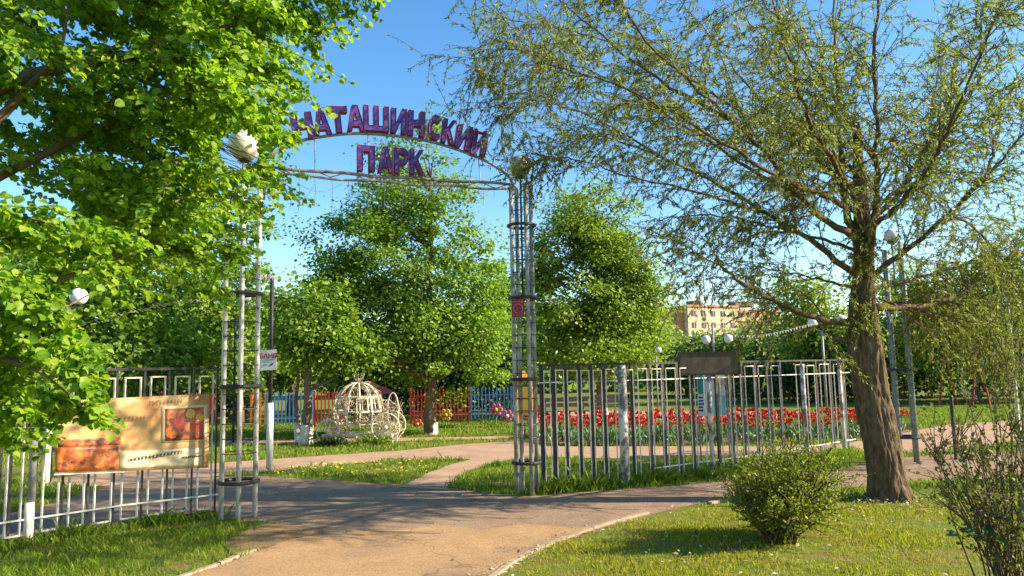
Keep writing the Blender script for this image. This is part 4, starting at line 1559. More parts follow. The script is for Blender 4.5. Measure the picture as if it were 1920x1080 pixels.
# board on a white post in front of the right fence
p = G(1338, 893)
bd = thing('notice_board', 'dark brown framed board on a white post in front of the barred fence', 'board', p)
MB().tube([p + Vector((0, 0, -.05)), p + Vector((-.01, 0, .9)), at(1329, 690, p.y)], .035, 14).build('post', MPOST, bd, True)
c = at(1330, 681, p.y - .06)
w, h = 110 * p.y / FPX, 40 * p.y / FPX
MB().box(c, (w, .02, h)).build('panel', M_BROWN, bd)
for sx in (-1, 1):
    MB().box(c + Vector((sx * w / 2, 0, 0)), (.028, .04, h + .03)).build('frame_side', M_BLACK, bd)
for sz in (-1, 1):
    MB().box(c + Vector((0, 0, sz * h / 2)), (w - .03, .038, .026)).build('frame_side', M_BLACK, bd)
MB().box(c + Vector((0, .035, 0)), (.06, .05, .2)).build('bracket', M_BLACK, bd)
q = G(1316, 888)
mb = MB()
mb.lathe((q.x, q.y, -.02), [(.10, 0), (.095, .08), (.085, .12), (.05, .13)], 9)
tag(mb.build('concrete_footing', M_CONC, loc=(q.x, q.y, 0)), 'rough pale concrete block at the foot of the white board post', 'concrete block')
# teal and white banner standing behind the fence
c0 = at(1334, 778, 12.6)
bn = thing('park_banner', 'teal, white and sky blue upright banner behind the barred fence under the board', 'banner', (c0.x, 12.6, 0))
Mt, Mw_, Mb_, Mn = mat('banner_teal', (0.03, 0.33, 0.30), rough=.5), mat('banner_white', (0.75, 0.77, 0.78), rough=.5), mat('banner_sky', (0.12, 0.55, 0.72), (0.3, 0.68, 0.78), 3, .5), mat('banner_navy', (0.03, 0.06, 0.25), rough=.5)


def pan(x0, y0, x1, y1, m, k=0, name='print_panel'):
    a, b = at(x0, y0, 12.6), at(x1, y1, 12.6)
    MB().box(((a.x + b.x) / 2, 12.6 - k * .004, (a.z + b.z) / 2), (abs(b.x - a.x), .006, abs(b.z - a.z))).build(name, m, bn)


pan(1306, 700, 1362, 779, Mw_)
pan(1307, 700, 1322, 738, Mt, 1)
pan(1338, 742, 1361, 777, Mb_, 1)
pan(1323, 700, 1338, 712, Mn, 1)
pan(1340, 718, 1352, 744, mat('banner_green', (0.08, 0.42, 0.22), rough=.5), 2)
pan(1350, 712, 1360, 722, mat('banner_rose', (0.75, 0.42, 0.45), rough=.5), 2)
for k in range(5):
    pan(1310, 744 + k * 6, 1318 + (k % 3), 747 + k * 6, Mn, 1, 'lettering')
for px in (1307, 1361):
    a = at(px, 699, 12.64)
    MB().tube([(a.x, 12.64, 0), (a.x, 12.64, a.z + .02)], .014, 8).build('pole', M_GREYM, bn)

# ------------------------------------------------------------------ brown food banner on the left fence
A0, A1 = G(52, 1020), G(405, 967)
fd = (A1 - A0).normalized()
fn = Vector((fd.y, -fd.x, 0))
pl0 = A0 + fn * .1
TL, BL, BR, TR = on_plane(100, 752, pl0, fn), on_plane(103, 888, pl0, fn), on_plane(391, 877, pl0, fn), on_plane(393, 738, pl0, fn)
ban = thing('food_banner', 'tan printed food banner with meat pictures tied to the left fence', 'banner', (BL + BR) / 2)
Mtan = mat('banner_tan', (0.50, 0.275, 0.09), (0.70, 0.48, 0.22), 3.2, .55, c3=(0.40, 0.19, 0.06), scale3=2.4)


def bq(u, v, off=0.0):
    """u, v in 0..1 over the banner, off towards the viewer; a gently billowing cloth"""
    a = BL.lerp(BR, u)
    b = TL.lerp(TR, u)
    return a.lerp(b, v) + fn * (off + .018 * math.sin(u * 9 + v * 2) * math.sin(math.pi * v))


def patch(name, u0, v0, u1, v1, off, m, nu=12, nv=6, parent=None):
    mb = MB()
    vs = [bq(u0 + (u1 - u0) * i / nu, v0 + (v1 - v0) * j / nv, off) for j in range(nv + 1) for i in range(nu + 1)]
    fs = [(j * (nu + 1) + i, j * (nu + 1) + i + 1, (j + 1) * (nu + 1) + i + 1, (j + 1) * (nu + 1) + i) for j in range(nv) for i in range(nu)]
    mb.add(vs, fs)
    # thickness
    o = mb.build(name, m, ban, True)
    md = o.modifiers.new('thickness', 'SOLIDIFY')
    md.thickness = .002
    return o


patch('cloth', 0, 0, 1, 1, 0, Mtan, 30, 12)
Mfood = mat('food_photo', (0.10, 0.045, 0.035), (0.55, 0.13, 0.03), 13, .4, lo=.42, hi=.58, c3=(0.62, 0.22, 0.10), scale3=19)
Mfood2 = mat('food_photo_red', (0.45, 0.09, 0.02), (0.66, 0.22, 0.05), 12, .4, lo=.4, hi=.6, c3=(0.12, 0.04, 0.04), scale3=11)
Mcream = mat('banner_cream', (0.76, 0.64, 0.40), (0.66, 0.5, 0.27), 5, .5)
patch('photo_border', .66, .36, .985, .855, .004, Mcream)
patch('food_photo', .685, .385, .96, .82, .007, Mfood)
patch('food_photo', 0.005, .02, .385, .36, .004, Mfood2)
patch('food_photo', .02, .36, .40, .46, .004, Mfood)
patch('highlight_panel', .39, .03, .95, .27, .004, Mcream)
Mveg = mat('food_print_yellow', (0.72, 0.42, 0.06), (0.6, 0.25, 0.04), 20, .4)
Mtom = mat('food_print_red', (0.62, 0.05, 0.05), (0.5, 0.08, 0.03), 20, .4)
for (u, v, r, m) in ((.86, .74, .035, Mveg), (.91, .56, .045, Mtom), (.78, .62, .04, Mtom), (.73, .50, .045, Mfood2), (.93, .68, .03, Mveg)):
    mb = MB()
    c = bq(u, v, .0095)
    mb.add([c] + [bq(u + r * math.cos(2 * math.pi * k / 14), v + r * 1.9 * math.sin(2 * math.pi * k / 14), .0095) for k in range(14)], [(0, k + 1, (k + 1) % 14 + 1) for k in range(14)])
    mb.build('food_shape', m, ban)
Mink = mat('banner_ink', (0.10, 0.055, 0.03), rough=.6)
Mink2 = mat('banner_brown_ink', (0.36, 0.17, 0.08), rough=.6)


def scribble(u0, v0, u1, v1, n, m, h):
    """rows of letter-like strokes: the words cannot be read in the photograph"""
    for k in range(n):
        u = u0 + (u1 - u0) * (k + .5) / n
        v = v0 + (v1 - v0) * (k + .5) / n
        w = (u1 - u0) / n * .36
        mb = MB()
        off = .0095
        kind = random.randint(0, 3)
        segs = [((-1, -1), (-1, 1)), ((1, -1), (1, 1))]
        segs += [[((-1, 0), (1, 0))], [((-1, 1), (1, 1))], [((-1, -1), (1, 1))], [((-1, -1), (1, -1))]][kind]
        for (ax, ay), (bx, by) in segs:
            mb.tube([bq(u + ax * w, v + ay * h, off), bq(u + bx * w + .004, v + by * h, off)], .0028, 4)
        mb.build('lettering', m, ban)


scribble(.58, .90, .80, .915, 9, Mink2, .035)
scribble(.44, .14, .80, .23, 15, Mink, .022)
scribble(.80, .15, .94, .165, 9, Mink, .014)
scribble(.30, .70, .55, .72, 10, Mink2, .03)
for u in (.02, .35, .65, .97):
    MB().tube([bq(u, .985, .002), bq(u, .985, -.11)], .004, 5).build('tie', M_BLACK, ban)
# pale batten along the lower edge
MB().bar(bq(-.005, -.012, .0), bq(.42, -.012, .0), .018, .012).build('batten', M_WHITE, ban)

# ------------------------------------------------------------------ lamp posts
def lamp_post(label, bx, by, px, py, globes, m_post=M_BLACK, rad=.03, gm=M_GLOBEW, gr=.13, extra=None):
    p = G(bx, by)
    t = thing('lamp_post', label, 'lamp post', p, 'globe lamps of the park')
    top = at(px, py, p.y)
    MB().tube([p + Vector((0, 0, -.05)), (p.x, p.y, top.z * .5), (p.x, p.y, top.z)], rad, 10).build('pole', m_post, t, True)
    for gx, gy in globes:
        c = at(gx, gy, p.y)
        mb = MB()
        mb.sphere(c, gr, 20, 14)
        gl = mb.build('globe', gm, t, True)
        mb = MB()
        mb.tube([(p.x, p.y, top.z), ((p.x + c.x) / 2, p.y, top.z + .02), (c.x, p.y, c.z - gr * .9)], .014, 6)
        mb.build('arm', m_post, t)
        mb = MB()
        mb.lathe(c + Vector((0, 0, -gr - .015)), [(.035, 0), (.055, .03)], 12)
        mb.build('cup', m_post, gl)
    return t, p


lamp_post('globe lamp among the linden leaves above the banner', 92, 905, 92, 575, [(148, 556)], rad=.035, gr=.14)
lamp_post('small globe lamp seen through the left gate pylon', 437, 830, 448, 590, [(461, 556)], gr=.14)
lamp_post('two armed globe lamp in front of the apartment block', 1345, 790, 1345, 610, [(1324, 637), (1366, 635)], m_post=M_GREYM, gr=.13, rad=.03)
lamp_post('two armed globe lamp right behind the willow branch', 1551, 775, 1551, 620, [(1523, 604), (1578, 600)], m_post=M_GREYM, gr=.17, rad=.04)
lamp_post('tiny globe lamp in front of the rounded tree', 1235, 790, 1235, 668, [(1235, 656)], m_post=M_GREYM, gr=.09, rad=.025)
# black post with white foot and a paper notice
p = G(505, 886)
post = thing('sign_post', 'black pole with white foot behind the gate', 'post', p)
MB().tube([p + Vector((0, 0, -.05)), p + Vector((0, 0, 1.17))], .055, 14).build('white_foot', M_WHITE, post, True)
top = at(503, 522, p.y)
MB().tube([p + Vector((0, 0, 1.15)), p + Vector((0, 0, top.z * .7)), p + Vector((0, 0, top.z))], .034, 12).build('pole', M_BLACK, post, True)
mb = MB()
for k in range(9):
    a = 2 * math.pi * k / 9
    d = Vector((math.cos(a), math.sin(a) * .7, .1))
    o = Vector((p.x - .1, p.y, top.z - .05))
    mb.tube([o, o + d * .09 + Vector((0, 0, .1)), o + d * .2 + Vector((0, 0, -.02))], [.012, .01, .004], 5)
mb.build('ornament', mat('faded_pink_metal', (0.55, 0.42, 0.38), (0.4, 0.3, 0.26), 20, .6), post)
MB().tube([Vector((p.x, p.y, top.z)), Vector((p.x - .05, p.y, top.z + .1)), Vector((p.x - .1, p.y, top.z + .02))], .014, 6).build('hook', M_BLACK, post)
c = at(503, 675, p.y - .045)
pn = thing('paper_notice', 'white paper notice with red letters and an arrow on the black pole', 'notice', c)
w, h = .28, .35
mb = MB()
s = Matrix.Rotation(R(-2), 3, 'Y')
mb.box(c, (w, .006, h), rot=s)
mb.build('sheet', mat('paper_white', (0.80, 0.77, 0.70), (0.72, 0.68, 0.62), 12, .8), pn)
cu = bpy.data.curves.new('t', 'FONT')
cu.body = 'БАНЯ'
cu.size = .115
cu.align_x = 'CENTER'
cu.extrude = .002
cu.offset = .003
ob = bpy.data.objects.new('t', cu)
COL.objects.link(ob)
me = bpy.data.meshes.new_from_object(ob.evaluated_get(bpy.context.evaluated_depsgraph_get()))
bpy.data.objects.remove(ob)
me.materials.clear()
me.materials.append(mat('red_ink', (0.35, 0.04, 0.08), rough=.7))
me.transform(Matrix.Rotation(R(90), 4, 'X'))
me.transform(Matrix.Translation((0, -.006, .03)))
o = bpy.data.objects.new('lettering', me)
COL.objects.link(o)
o.parent = pn
mink = mat('dark_blue_ink', (0.06, 0.05, 0.12), rough=.7)
mb = MB()
mb.bar(c + Vector((-.09, -.006, -.085)), c + Vector((-.01, -.006, -.075)), .022, .004)
mb.add([c + Vector((.02, -.007, -.085)), c + Vector((.095, -.007, -.035)), c + Vector((.07, -.007, -.1)), c + Vector((.02, -.003, -.085)), c + Vector((.095, -.003, -.035)), c + Vector((.07, -.003, -.1))],
       [(0, 2, 1), (3, 4, 5), (0, 1, 4, 3), (1, 2, 5, 4), (2, 0, 3, 5)])
mb.build('arrow', mink, pn)
mb = MB()
mb.bar(c + Vector((-.1, -.006, .0)), c + Vector((.12, -.006, .01)), .012, .004)
mb.build('rule_line', M_TSTEM, pn)

# cables crossing under the linden
def cable(name, label, pts, r, m, cat='cable', beads=None):
    t = thing(name, label, cat, pts[0])
    sp = spline(pts, 40)
    MB().tube(sp, r, 5).build('wire', m, t)
    return t, sp


cable('steel_cable', 'thin pale cable slanting past the globe lamp to the left pylon', [at(-60, 668, 8.2), at(100, 588, 8.3), at(280, 490, 8.45), at(425, 405, 8.6)], .009, M_WHITE)
t, sp = cable('rope_light', 'twisted white rope light strung to the left pylon', [at(30, 650, 8.2), at(180, 603, 8.3), at(260, 583, 8.4), at(340, 567, 8.5), at(425, 560, 8.6)], .008, M_BLACK)
for i in range(6, 38):
    q = sp[i]
    a = i * 1.3
    MB().tube([q + Vector((-.03, -.012, .02 * math.cos(a))), q + Vector((.03, -.012, -.02 * math.cos(a)))], .005, 5).build('light_strand', M_WHITE, t)
t, sp = cable('pennant_string', 'sagging string of small white pennants between the two armed lamps', [at(1368, 628, 20), at(1420, 629, 20), at(1470, 620, 20), at(1523, 607, 20), at(1585, 596, 20)], .006, M_WHITE, 'pennants')
for i in range(1, 39):
    q = sp[i]
    vs = [q + Vector((-.025, 0, 0)), q + Vector((.025, 0, 0)), q + Vector((0, -.02, -.075))]
    vs2 = [v + Vector((0, .004, 0)) for v in vs]
    mb = MB()
    mb.add(vs + vs2, [(0, 2, 1), (3, 4, 5), (0, 1, 4, 3), (1, 2, 5, 4), (2, 0, 3, 5)])
    mb.build('pennant', M_WHITE, t)


# ------------------------------------------------------------------ pumpkin carriage
def carriage():
    p = G(682, 832)
    s = p.y / FPX
    t = thing('wire_carriage', 'white wire pumpkin carriage overgrown with dry vines on the lawn', 'carriage', p)

    def Q(px, py, dy=0.0):
        a = at(px, py, p.y)
        return Vector((a.x, p.y + dy, a.z))
    c = Q(672, 770)
    rx, rz = 45 * s, 52 * s
    base_z = Q(675, 813).z
    # ribs of the pumpkin
    for k in range(12):
        a = math.pi * 2 * k / 12 + .26
        pts = []
        for i in range(13):
            th = -.62 + (math.pi / 2 + .62) * i / 12
            pts.append(c + Vector((math.cos(a) * rx * math.cos(th), math.sin(a) * rx * math.cos(th), rz * math.sin(th))))
        MB().tube(pts, .02, 6).build('rib', M_CARR, t, True)
    for zf in (-.45, 0.0, .5):
        r = rx * math.sqrt(1 - zf * zf)
        MB().ring(c + Vector((0, 0, zf * rz)), r, .017, 28, 6).build('hoop', M_CARR, t, True)
    # crown on top
    cr = MB()
    ct = c + Vector((0, 0, rz))
    for k in range(7):
        a = 2 * math.pi * k / 7
        d = Vector((math.cos(a), math.sin(a), 0))
        cr.tube([ct, ct + d * .09 + Vector((0, 0, .08)), ct + d * .14 + Vector((0, 0, .19)), ct + d * .09 + Vector((0, 0, .22))], [.012, .012, .01, .008], 5)
    cr.sphere(ct + Vector((0, 0, .05)), .045, 10, 8)
    cr.build('crown_finial', M_VINE, t)
    # window frames
    for a, wz in ((-1.2, .12), (-2.0, .12), (-.6, .12)):
        d = Vector((math.cos(a), math.sin(a), 0))
        side = Vector((-d.y, d.x, 0))
        o = c + d * rx * 1.0 + Vector((0, 0, -.02))
        mb = MB()
        q = [o - side * .13, o + side * .13, o + side * .12 - d * .06 + Vector((0, 0, .32)), o - side * .12 - d * .06 + Vector((0, 0, .32))]
        for i in range(4):
            mb.bar(q[i], q[(i + 1) % 4], .022, .022)
        mb.bar((q[0] + q[1]) / 2, (q[2] + q[3]) / 2, .015)
        mb.build('window_frame', M_CARR, t)
    # chassis
    x0, x1 = Q(612, 813).x, Q(740, 813).x
    for dy in (-.38, .38):
        MB().bar((x0, p.y + dy, base_z), (x1, p.y + dy, base_z), .045, .06).build('chassis_rail', M_CARR, t)
    for x in (x0 + .05, c.x, x1 - .05):
        MB().bar((x, p.y - .4, base_z - .05), (x, p.y + .4, base_z - .05), .04, .04).build('cross_member', M_CARR, t)
    for x in (Q(685, 813).x, Q(740, 813).x, Q(622, 813).x):
        for dy in (-.34, .34):
            MB().tube([(x, p.y + dy, -.03), (x, p.y + dy, base_z)], .02, 8).build('leg', M_CARR, t)
    # wheels
    for px, r in ((628, .26), (727, .32)):
        for dy in (-.46, .46):
            o = Q(px, 0, dy)
            o.z = r + .08
            mb = MB()
            mb.ring(o, r, .017, 26, 6, 'Y')
            w = mb.build('wheel', M_CARR, t, True)
            mb = MB()
            for k in range(10):
                a = 2 * math.pi * k / 10
                mb.tube([o + Vector((math.cos(a) * .04, 0, math.sin(a) * .04)), o + Vector((math.cos(a) * r, 0, math.sin(a) * r))], .008, 4)
            mb.build('spokes', M_CARR, w)
            mb = MB()
            mb.sphere(o, .05, 10, 8)
            mb.build('hub', M_CARR, w)
    # coachman seat hoop at the rear: tall rounded back
    o = Q(738, 770)
    mb = MB()
    pts = [o + Vector((.13 * math.cos(a), -.1, .42 * math.sin(a))) for a in np.linspace(-1.2, math.pi + 1.2, 20)]
    mb.tube(pts, .016, 6)
    mb.build('seat_back', M_CARR, t)
    # dry vines: many curly wires
    mb = MB()
    for k in range(430):
        z = random.random()
        if k < 250:
            a = random.uniform(0, 2 * math.pi)
            th = random.uniform(-.6, .55) if random.random() < .8 else random.uniform(.5, 1.2)
            o = c + Vector((math.cos(a) * rx * math.cos(th), math.sin(a) * rx * math.cos(th), rz * math.sin(th)))
        elif k < 340:
            o = Vector((random.uniform(Q(612, 0).x, Q(660, 0).x), p.y + random.uniform(-.45, .45), random.uniform(.12, .7)))
        else:
            o = Vector((random.uniform(Q(712, 0).x, Q(748, 0).x), p.y + random.uniform(-.45, .45), random.uniform(.1, 1.0)))
        r = random.uniform(.04, .13)
        a0 = random.uniform(0, 6.28)
        ax, ay = Vector(rand_dirs(1)[0]), Vector(rand_dirs(1)[0])
        ay = (ay - ax * ay.dot(ax)).normalized()
        pts = [o + (ax * math.cos(a0 + i * .7) + ay * math.sin(a0 + i * .7)) * r * (1 - i * .07) for i in range(10)]
        for q in pts:
            q.z = max(q.z, .03)
        mb.tube(pts, .0075, 3, cap=False)
    mb.build('dry_vines', M_VINE, t)['kind'] = 'stuff'
    return p


cp = carriage()
for i, (px, dy, lab, rr) in enumerate(((622, -.5, 'low dark green plant at the left foot of the carriage', .35), (700, -.55, 'low leafy plant between the legs of the carriage', .4))):
    b = at(px, 835, cp.y + dy)
    tips = [Vector((b.x + random.uniform(-rr, rr), b.y + random.uniform(-.2, .2), random.uniform(.06, .17))) for _ in range(26)]
    shrub('low_plant', lab, (b.x, b.y, 0), tips, L_DARK if i == 0 else L_MAPLE, M_TWIG, .06, 8, .8, sub=3)


# ------------------------------------------------------------------ coloured playground fence, one picket at a time
def picket_fence(label, x0, x1, Yd, m, top=1.05, gap=.115, dx=0, rail=True):
    a, b = at(x0, 790, Yd).x, at(x1, 790, Yd).x
    t = thing('picket_fence', label, 'fence', (a, Yd, 0), 'coloured panels of the playground fence')
    n = int((b - a) / gap)
    base = None
    for i in range(n + 1):
        x = a + (b - a) * i / max(n, 1)
        if base is None:
            mb = MB()
            mb.box((x, Yd, .08 + (top - .08) / 2), (.04, .02, top - .08))
            mb.add([(x - .02, Yd - .01, top), (x + .02, Yd - .01, top), (x + .02, Yd + .01, top), (x - .02, Yd + .01, top), (x, Yd, top + .05)], [(0, 1, 4), (1, 2, 4), (2, 3, 4), (3, 0, 4)])
            base = mb.build('picket', m, t)
        else:
            o = base.copy()
            COL.objects.link(o)
            o.parent = t
            o.location = base.location + Vector((x - a, 0, random.uniform(-.02, .02)))
    for z in (.3, .86):
        MB().box(((a + b) / 2, Yd + .024, z), (b - a, .026, .05)).build('rail', m, t)
    for x in (a, b):
        MB().box((x, Yd + .07, (top + .05) / 2), (.07, .06, top + .1)).build('post', m, t)


picket_fence('orange picket fence panel seen through the left pylon', 470, 497, 24, M_FORANGE)
picket_fence('sunlit blue picket fence panel left of the small tree', 500, 585, 24, M_FBLUE)
picket_fence('red picket fence panel left of the carriage', 588, 645, 23.6, M_FRED)
picket_fence('dark red picket fence panel in shade behind the tall tree', 770, 880, 24.2, M_FRED)
picket_fence('shaded blue picket fence panel left of the right gate pylon', 884, 960, 24.2, M_FBLUE)
picket_fence('orange picket fence panel at the far left behind the linden', -40, 60, 22, M_FORANGE)
picket_fence('red picket fence panel behind the left fence', 300, 400, 26, M_FRED)


def flower_cutout(label, px, py, Yd, m, mc, r=.16):
    b = at(px, py, Yd)
    t = thing('flower_cutout', label, 'garden ornament', (b.x, Yd, 0))
    MB().tube([(b.x, Yd, 0), (b.x, Yd, b.z)], .018, 6).build('stalk', M_TSTEM, t)
    for k in range(6):
        a = 2 * math.pi * k / 6
        c = b + Vector((math.cos(a) * r * .62, -.02, math.sin(a) * r * .62))
        mb = MB()
        mb.ring(c, r * .18, r * .16, 10, 6, 'Y')
        mb.build('petal', m, t)
    mb = MB()
    mb.sphere(b + Vector((0, -.03, 0)), r * .3, 10, 8)
    mb.build('centre', mc, t)


flower_cutout('pink flower ornament before the shaded blue fence panel', 930, 768, 23.2, M_PINK, M_FYELLOW, .22)
flower_cutout('second pink flower ornament, beside the right gate pylon', 951, 780, 23.0, M_PINK, M_WHITE, .2)
flower_cutout('yellow flower ornament right of the tall tree trunk', 836, 778, 22.6, M_FYELLOW, M_FORANGE, .2)
flower_cutout('red flower ornament left of the tall tree trunk', 783, 795, 22.6, M_FRED, M_FYELLOW, .17)


# orange slide tower seen between the legs of the right pylon
def play_tower():
    a = at(984, 792, 22.0)
    t = thing('play_tower', 'orange and yellow playground tower seen between the legs of the right pylon', 'playground tower', (a.x, 22.0, 0))
    for dx in (-.2, .2):
        for dy in (-.2, .2):
            MB().tube([(a.x + dx, 22 + dy, 0), (a.x + dx, 22 + dy, 1.35)], .035, 8).build('corner_post', M_FORANGE, t)
    MB().box((a.x, 21.78, .75), (.34, .02, .8)).build('side_panel', M_FYELLOW, t)
    MB().box((a.x, 22, .5), (.44, .44, .04)).build('deck', M_FORANGE, t)
    mb = MB()
    mb.add([(a.x - .3, 21.7, 1.35), (a.x + .3, 21.7, 1.35), (a.x + .3, 22.3, 1.35), (a.x - .3, 22.3, 1.35), (a.x, 22, 1.62)], [(0, 1, 4), (1, 2, 4), (2, 3, 4), (3, 0, 4), (3, 2, 1, 0)])
    mb.build('roof', M_FORANGE, t)
    mb = MB()
    for i in range(8):
        u = i / 7
        x = a.x + .25 + .7 * u
        z = .52 * (1 - u) ** 1.3 + .05
        if i:
            mb.bar((px_, 22, pz), (x, 22, z), .02, .3)
        px_, pz = x, z
    mb.build('slide', M_FRED, t)


play_tower()


# red canopy roofs of the playground beyond the carriage
def kiosk(label, px, py, Yd, w, h, m, mr):
    a = at(px, py, Yd)
    t = thing('play_hut', label, 'play hut', (a.x, Yd, 0))
    z = a.z
    for dx in (-1, 1):
        for dy in (-1, 1):
            MB().tube([(a.x + dx * w * .45, Yd + dy * w * .45, 0), (a.x + dx * w * .45, Yd + dy * w * .45, z)], .04, 6).build('post', mr, t)
    mb = MB()
    q = w * .55
    mb.add([(a.x - q, Yd - q, z), (a.x + q, Yd - q, z), (a.x + q, Yd + q, z), (a.x - q, Yd + q, z), (a.x, Yd, z + h)], [(0, 1, 4), (1, 2, 4), (2, 3, 4), (3, 0, 4), (3, 2, 1, 0)])
    mb.build('roof', m, t)
    MB().box((a.x, Yd - w * .42, z * .4), (w * .9, .04, z * .5)).build('side_panel', mr, t)


kiosk('red roofed play hut just right of the carriage crown', 715, 738, 26.5, .9, .28, M_FRED, M_PINK)
kiosk('orange roofed play hut behind the carriage crown', 690, 728, 27.5, .9, .3, M_FORANGE, M_FYELLOW)


# red A-frame swing at the right edge
def swing():
    a = at(1822, 778, 27.0)
    t = thing('swing_frame', 'dark red swing frame in front of the hedge at the right', 'swing', (a.x, 27.0, 0))
    zt = at(1822, 655, 27).z
    Mred = mat('dark_red_paint', (0.32, 0.04, 0.04), (0.24, 0.035, 0.035), 8, .5)
    for y in (26.4, 28.4):
        for dx in (-.32, .32):
            MB().tube([(a.x + dx, y, 0), (a.x, y, zt)], .04, 8).build('leg', Mred, t)
    MB().tube([(a.x, 26.3, zt), (a.x, 28.5, zt)], .04, 8).build('top_bar', Mred, t)
    for y in (27.2, 27.6):
        MB().tube([(a.x, y, zt), (a.x, y, .5)], .01, 5).build('chain', M_GREYM, t)
    MB().box((a.x, 27.4, .5), (.2, .5, .04)).build('seat', M_FBLUE, t)


swing()


# white post with blue and white ornament and red panels, behind the left fence
def mail_post():
    p = G(85, 912)
    t = thing('ornament_post', 'white post with blue and white top and red panels behind the left fence', 'post', p)
    z1 = at(85, 832, p.y).z
    MB().tube([p + Vector((0, 0, -.05)), p + Vector((0, 0, z1))], .055, 12).build('post', M_WHITE, t, True)
    for y0, y1, m, r in ((830, 812, M_WHITE, .04), (818, 802, M_WHITE, .085), (800, 778, M_WHITE, .035), (780, 757, M_FBLUE, .075)):
        a, b = at(86, y0, p.y).z, at(86, y1, p.y).z
        MB().lathe((p.x, p.y, a), [(r * .6, 0), (r, (b - a) * .4), (r * .55, b - a)], 12).build('turned_piece', m, t, True)
    for y0, y1 in ((778, 757), (822, 790)):
        a, b = at(74, y0, p.y), at(74, y1, p.y)
        MB().box((a.x, p.y + .02, (a.z + b.z) / 2), (.15, .05, b.z - a.z)).build('red_panel', M_FRED, t)
    a = at(80, 768, p.y)
    MB().bar((at(66, 0, p.y).x, p.y + .06, z1 - .1), (at(66, 0, p.y).x, p.y + .06, a.z + .1), .03).build('stay', M_GREYM, t)


mail_post()

# dark posts on the grass to the right of the second gate
for (bx, by, ty, lab) in ((1793, 862, 745, 'thin dark post between the plaza and the road at the right'), (1915, 850, 560, 'pale slim post at the right edge of the picture')):
    p = G(bx, by)
    top = at(bx - 6, ty, p.y)
    mb = MB()
    mb.tube([(p.x, p.y, -.05), (p.x, p.y, top.z)], .03, 8)
    mb.sphere((p.x, p.y, top.z), .034, 8, 6)
    tag(mb.build('slim_post', M_BLACK if bx < 1900 else M_MOTTLE, loc=(p.x, p.y, 0)), lab, 'post')


# low railing and benches behind the tulips
def bench(label, px, py, Yd, w, m):
    a = at(px, py, Yd)
    t = thing('park_bench', label, 'bench', (a.x, Yd, 0))
    for k in range(3):
        MB().box((a.x, Yd + k * .13, .44), (w, .11, .035)).build('seat_slat', m, t)
    for k in range(2):
        MB().box((a.x, Yd + .38 + k * .03, .6 + k * .15), (w, .03, .11)).build('back_slat', m, t)
    for dx in (-w / 2 + .15, w / 2 - .15):
        MB().box((a.x + dx, Yd + .16, .21), (.05, .4, .42)).build('leg', M_BLACK, t)
        MB().box((a.x + dx, Yd + .41, .55), (.045, .03, .5)).build('back_support', M_BLACK, t)


bench('brown slatted bench behind the barred fence near the gate', 1060, 785, 21.5, 1.4, M_BROWN)
bench('brown slatted bench beyond the tulips right of the thick grey post', 1150, 780, 23.5, 1.4, M_BROWN)

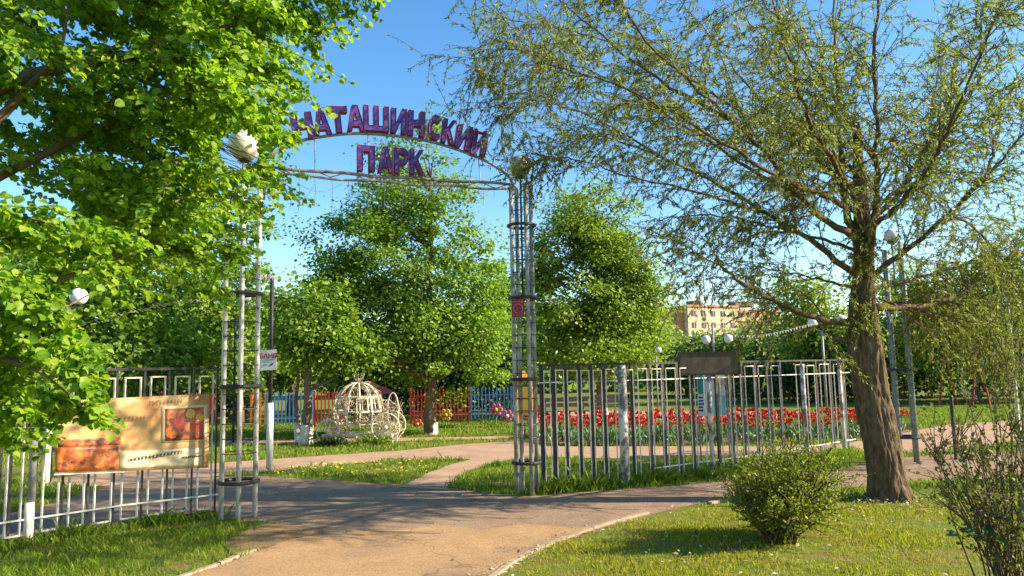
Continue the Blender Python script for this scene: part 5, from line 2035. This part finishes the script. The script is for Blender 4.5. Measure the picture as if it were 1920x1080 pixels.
# ------------------------------------------------------------------ tulips
def tulip_mesh(k):
    mb = MB()
    h = .40 + .02 * k
    rnd = random.Random(k)
    bend = (rnd.uniform(-.03, .03), rnd.uniform(-.03, .03))
    mb.tube([(0, 0, 0), (bend[0] * .4, bend[1] * .4, h * .55), (bend[0], bend[1], h)], .006, 4, mi=1)
    for s in range(3):
        a = rnd.uniform(0, 6.28)
        d = Vector((math.cos(a), math.sin(a), 0))
        n = Vector((-d.y, d.x, 0))
        L = rnd.uniform(.2, .3)
        mb.add([d * .005 - n * .008, d * .005 + n * .008, d * L * .3 + n * .028 + Vector((0, 0, L * .6)), d * L * .3 - n * .028 + Vector((0, 0, L * .6)), d * L * .75 + Vector((0, 0, L * .95))], [(0, 1, 2, 3), (3, 2, 4)], 1)
    for s in range(6):
        a = 2 * math.pi * s / 6 + rnd.uniform(-.15, .15)
        d = Vector((math.cos(a), math.sin(a), 0))
        n = Vector((-d.y, d.x, 0))
        r = .036 if s % 2 else .03
        c = Vector((bend[0], bend[1], h))
        op = rnd.uniform(.75, 1.3)
        mb.add([c, c + d * r + n * .026 + Vector((0, 0, .022)), c + d * r * 1.15 * op + n * .02 + Vector((0, 0, .062)), c + d * r * op + Vector((0, 0, .088)), c + d * r * 1.15 * op - n * .02 + Vector((0, 0, .062)), c + d * r - n * .026 + Vector((0, 0, .022))],
               [(0, 1, 2, 3), (0, 3, 4, 5)], 0)
    o = mb.build('red_tulip', [M_TULIP, M_TSTEM])
    me = o.data
    bpy.data.objects.remove(o)
    return me


TM = [tulip_mesh(k) for k in range(5)]
cand = []
for _ in range(9000):
    px, py = random.uniform(975, 1720), random.uniform(800, 838)
    p = G(px, py)
    if inside(P_BED, np.array([p.x]), np.array([p.y]))[0]:
        cand.append(p)
random.shuffle(cand)
sel = []
for p in cand:
    if all((p - q).length > .095 for q in sel):
        sel.append(p)
    if len(sel) > 760:
        break
sel.sort(key=lambda p: p.y)
near = sel[::2][:290]
rest = [p for p in sel if p not in near]
print('tulips', len(near), len(rest))
for i, p in enumerate(near):
    o = bpy.data.objects.new('red_tulip', TM[i % 5])
    COL.objects.link(o)
    o.location = (p.x, p.y, .015)
    o.rotation_euler = (random.uniform(-.2, .2), random.uniform(-.2, .2), random.uniform(0, 6.28))
    s = random.uniform(.72, 1.12)
    o.scale = (s * 1.1, s * 1.1, s)
    tag(o, 'red tulip standing in the flower bed behind the barred fence', 'tulip', 'red tulips in the flower bed')
mv, mf, mm = [], [], []
for i, p in enumerate(rest):
    me = TM[i % 5]
    s = random.uniform(.68, 1.1)
    a = random.uniform(0, 6.28)
    k = len(mv)
    for v in me.vertices:
        mv.append((p.x + (v.co.x * math.cos(a) - v.co.y * math.sin(a)) * s, p.y + (v.co.x * math.sin(a) + v.co.y * math.cos(a)) * s, .015 + v.co.z * s))
    for f in me.polygons:
        mf.append(tuple(j + k for j in f.vertices))
        mm.append(f.material_index)
b = MB()
b.v, b.f, b.m = mv, mf, mm
o = b.build('tulip_mass', [M_TULIP, M_TSTEM])
o['kind'] = 'stuff'
tag(o, 'dense red tulips filling the rest of the flower bed', 'tulips')
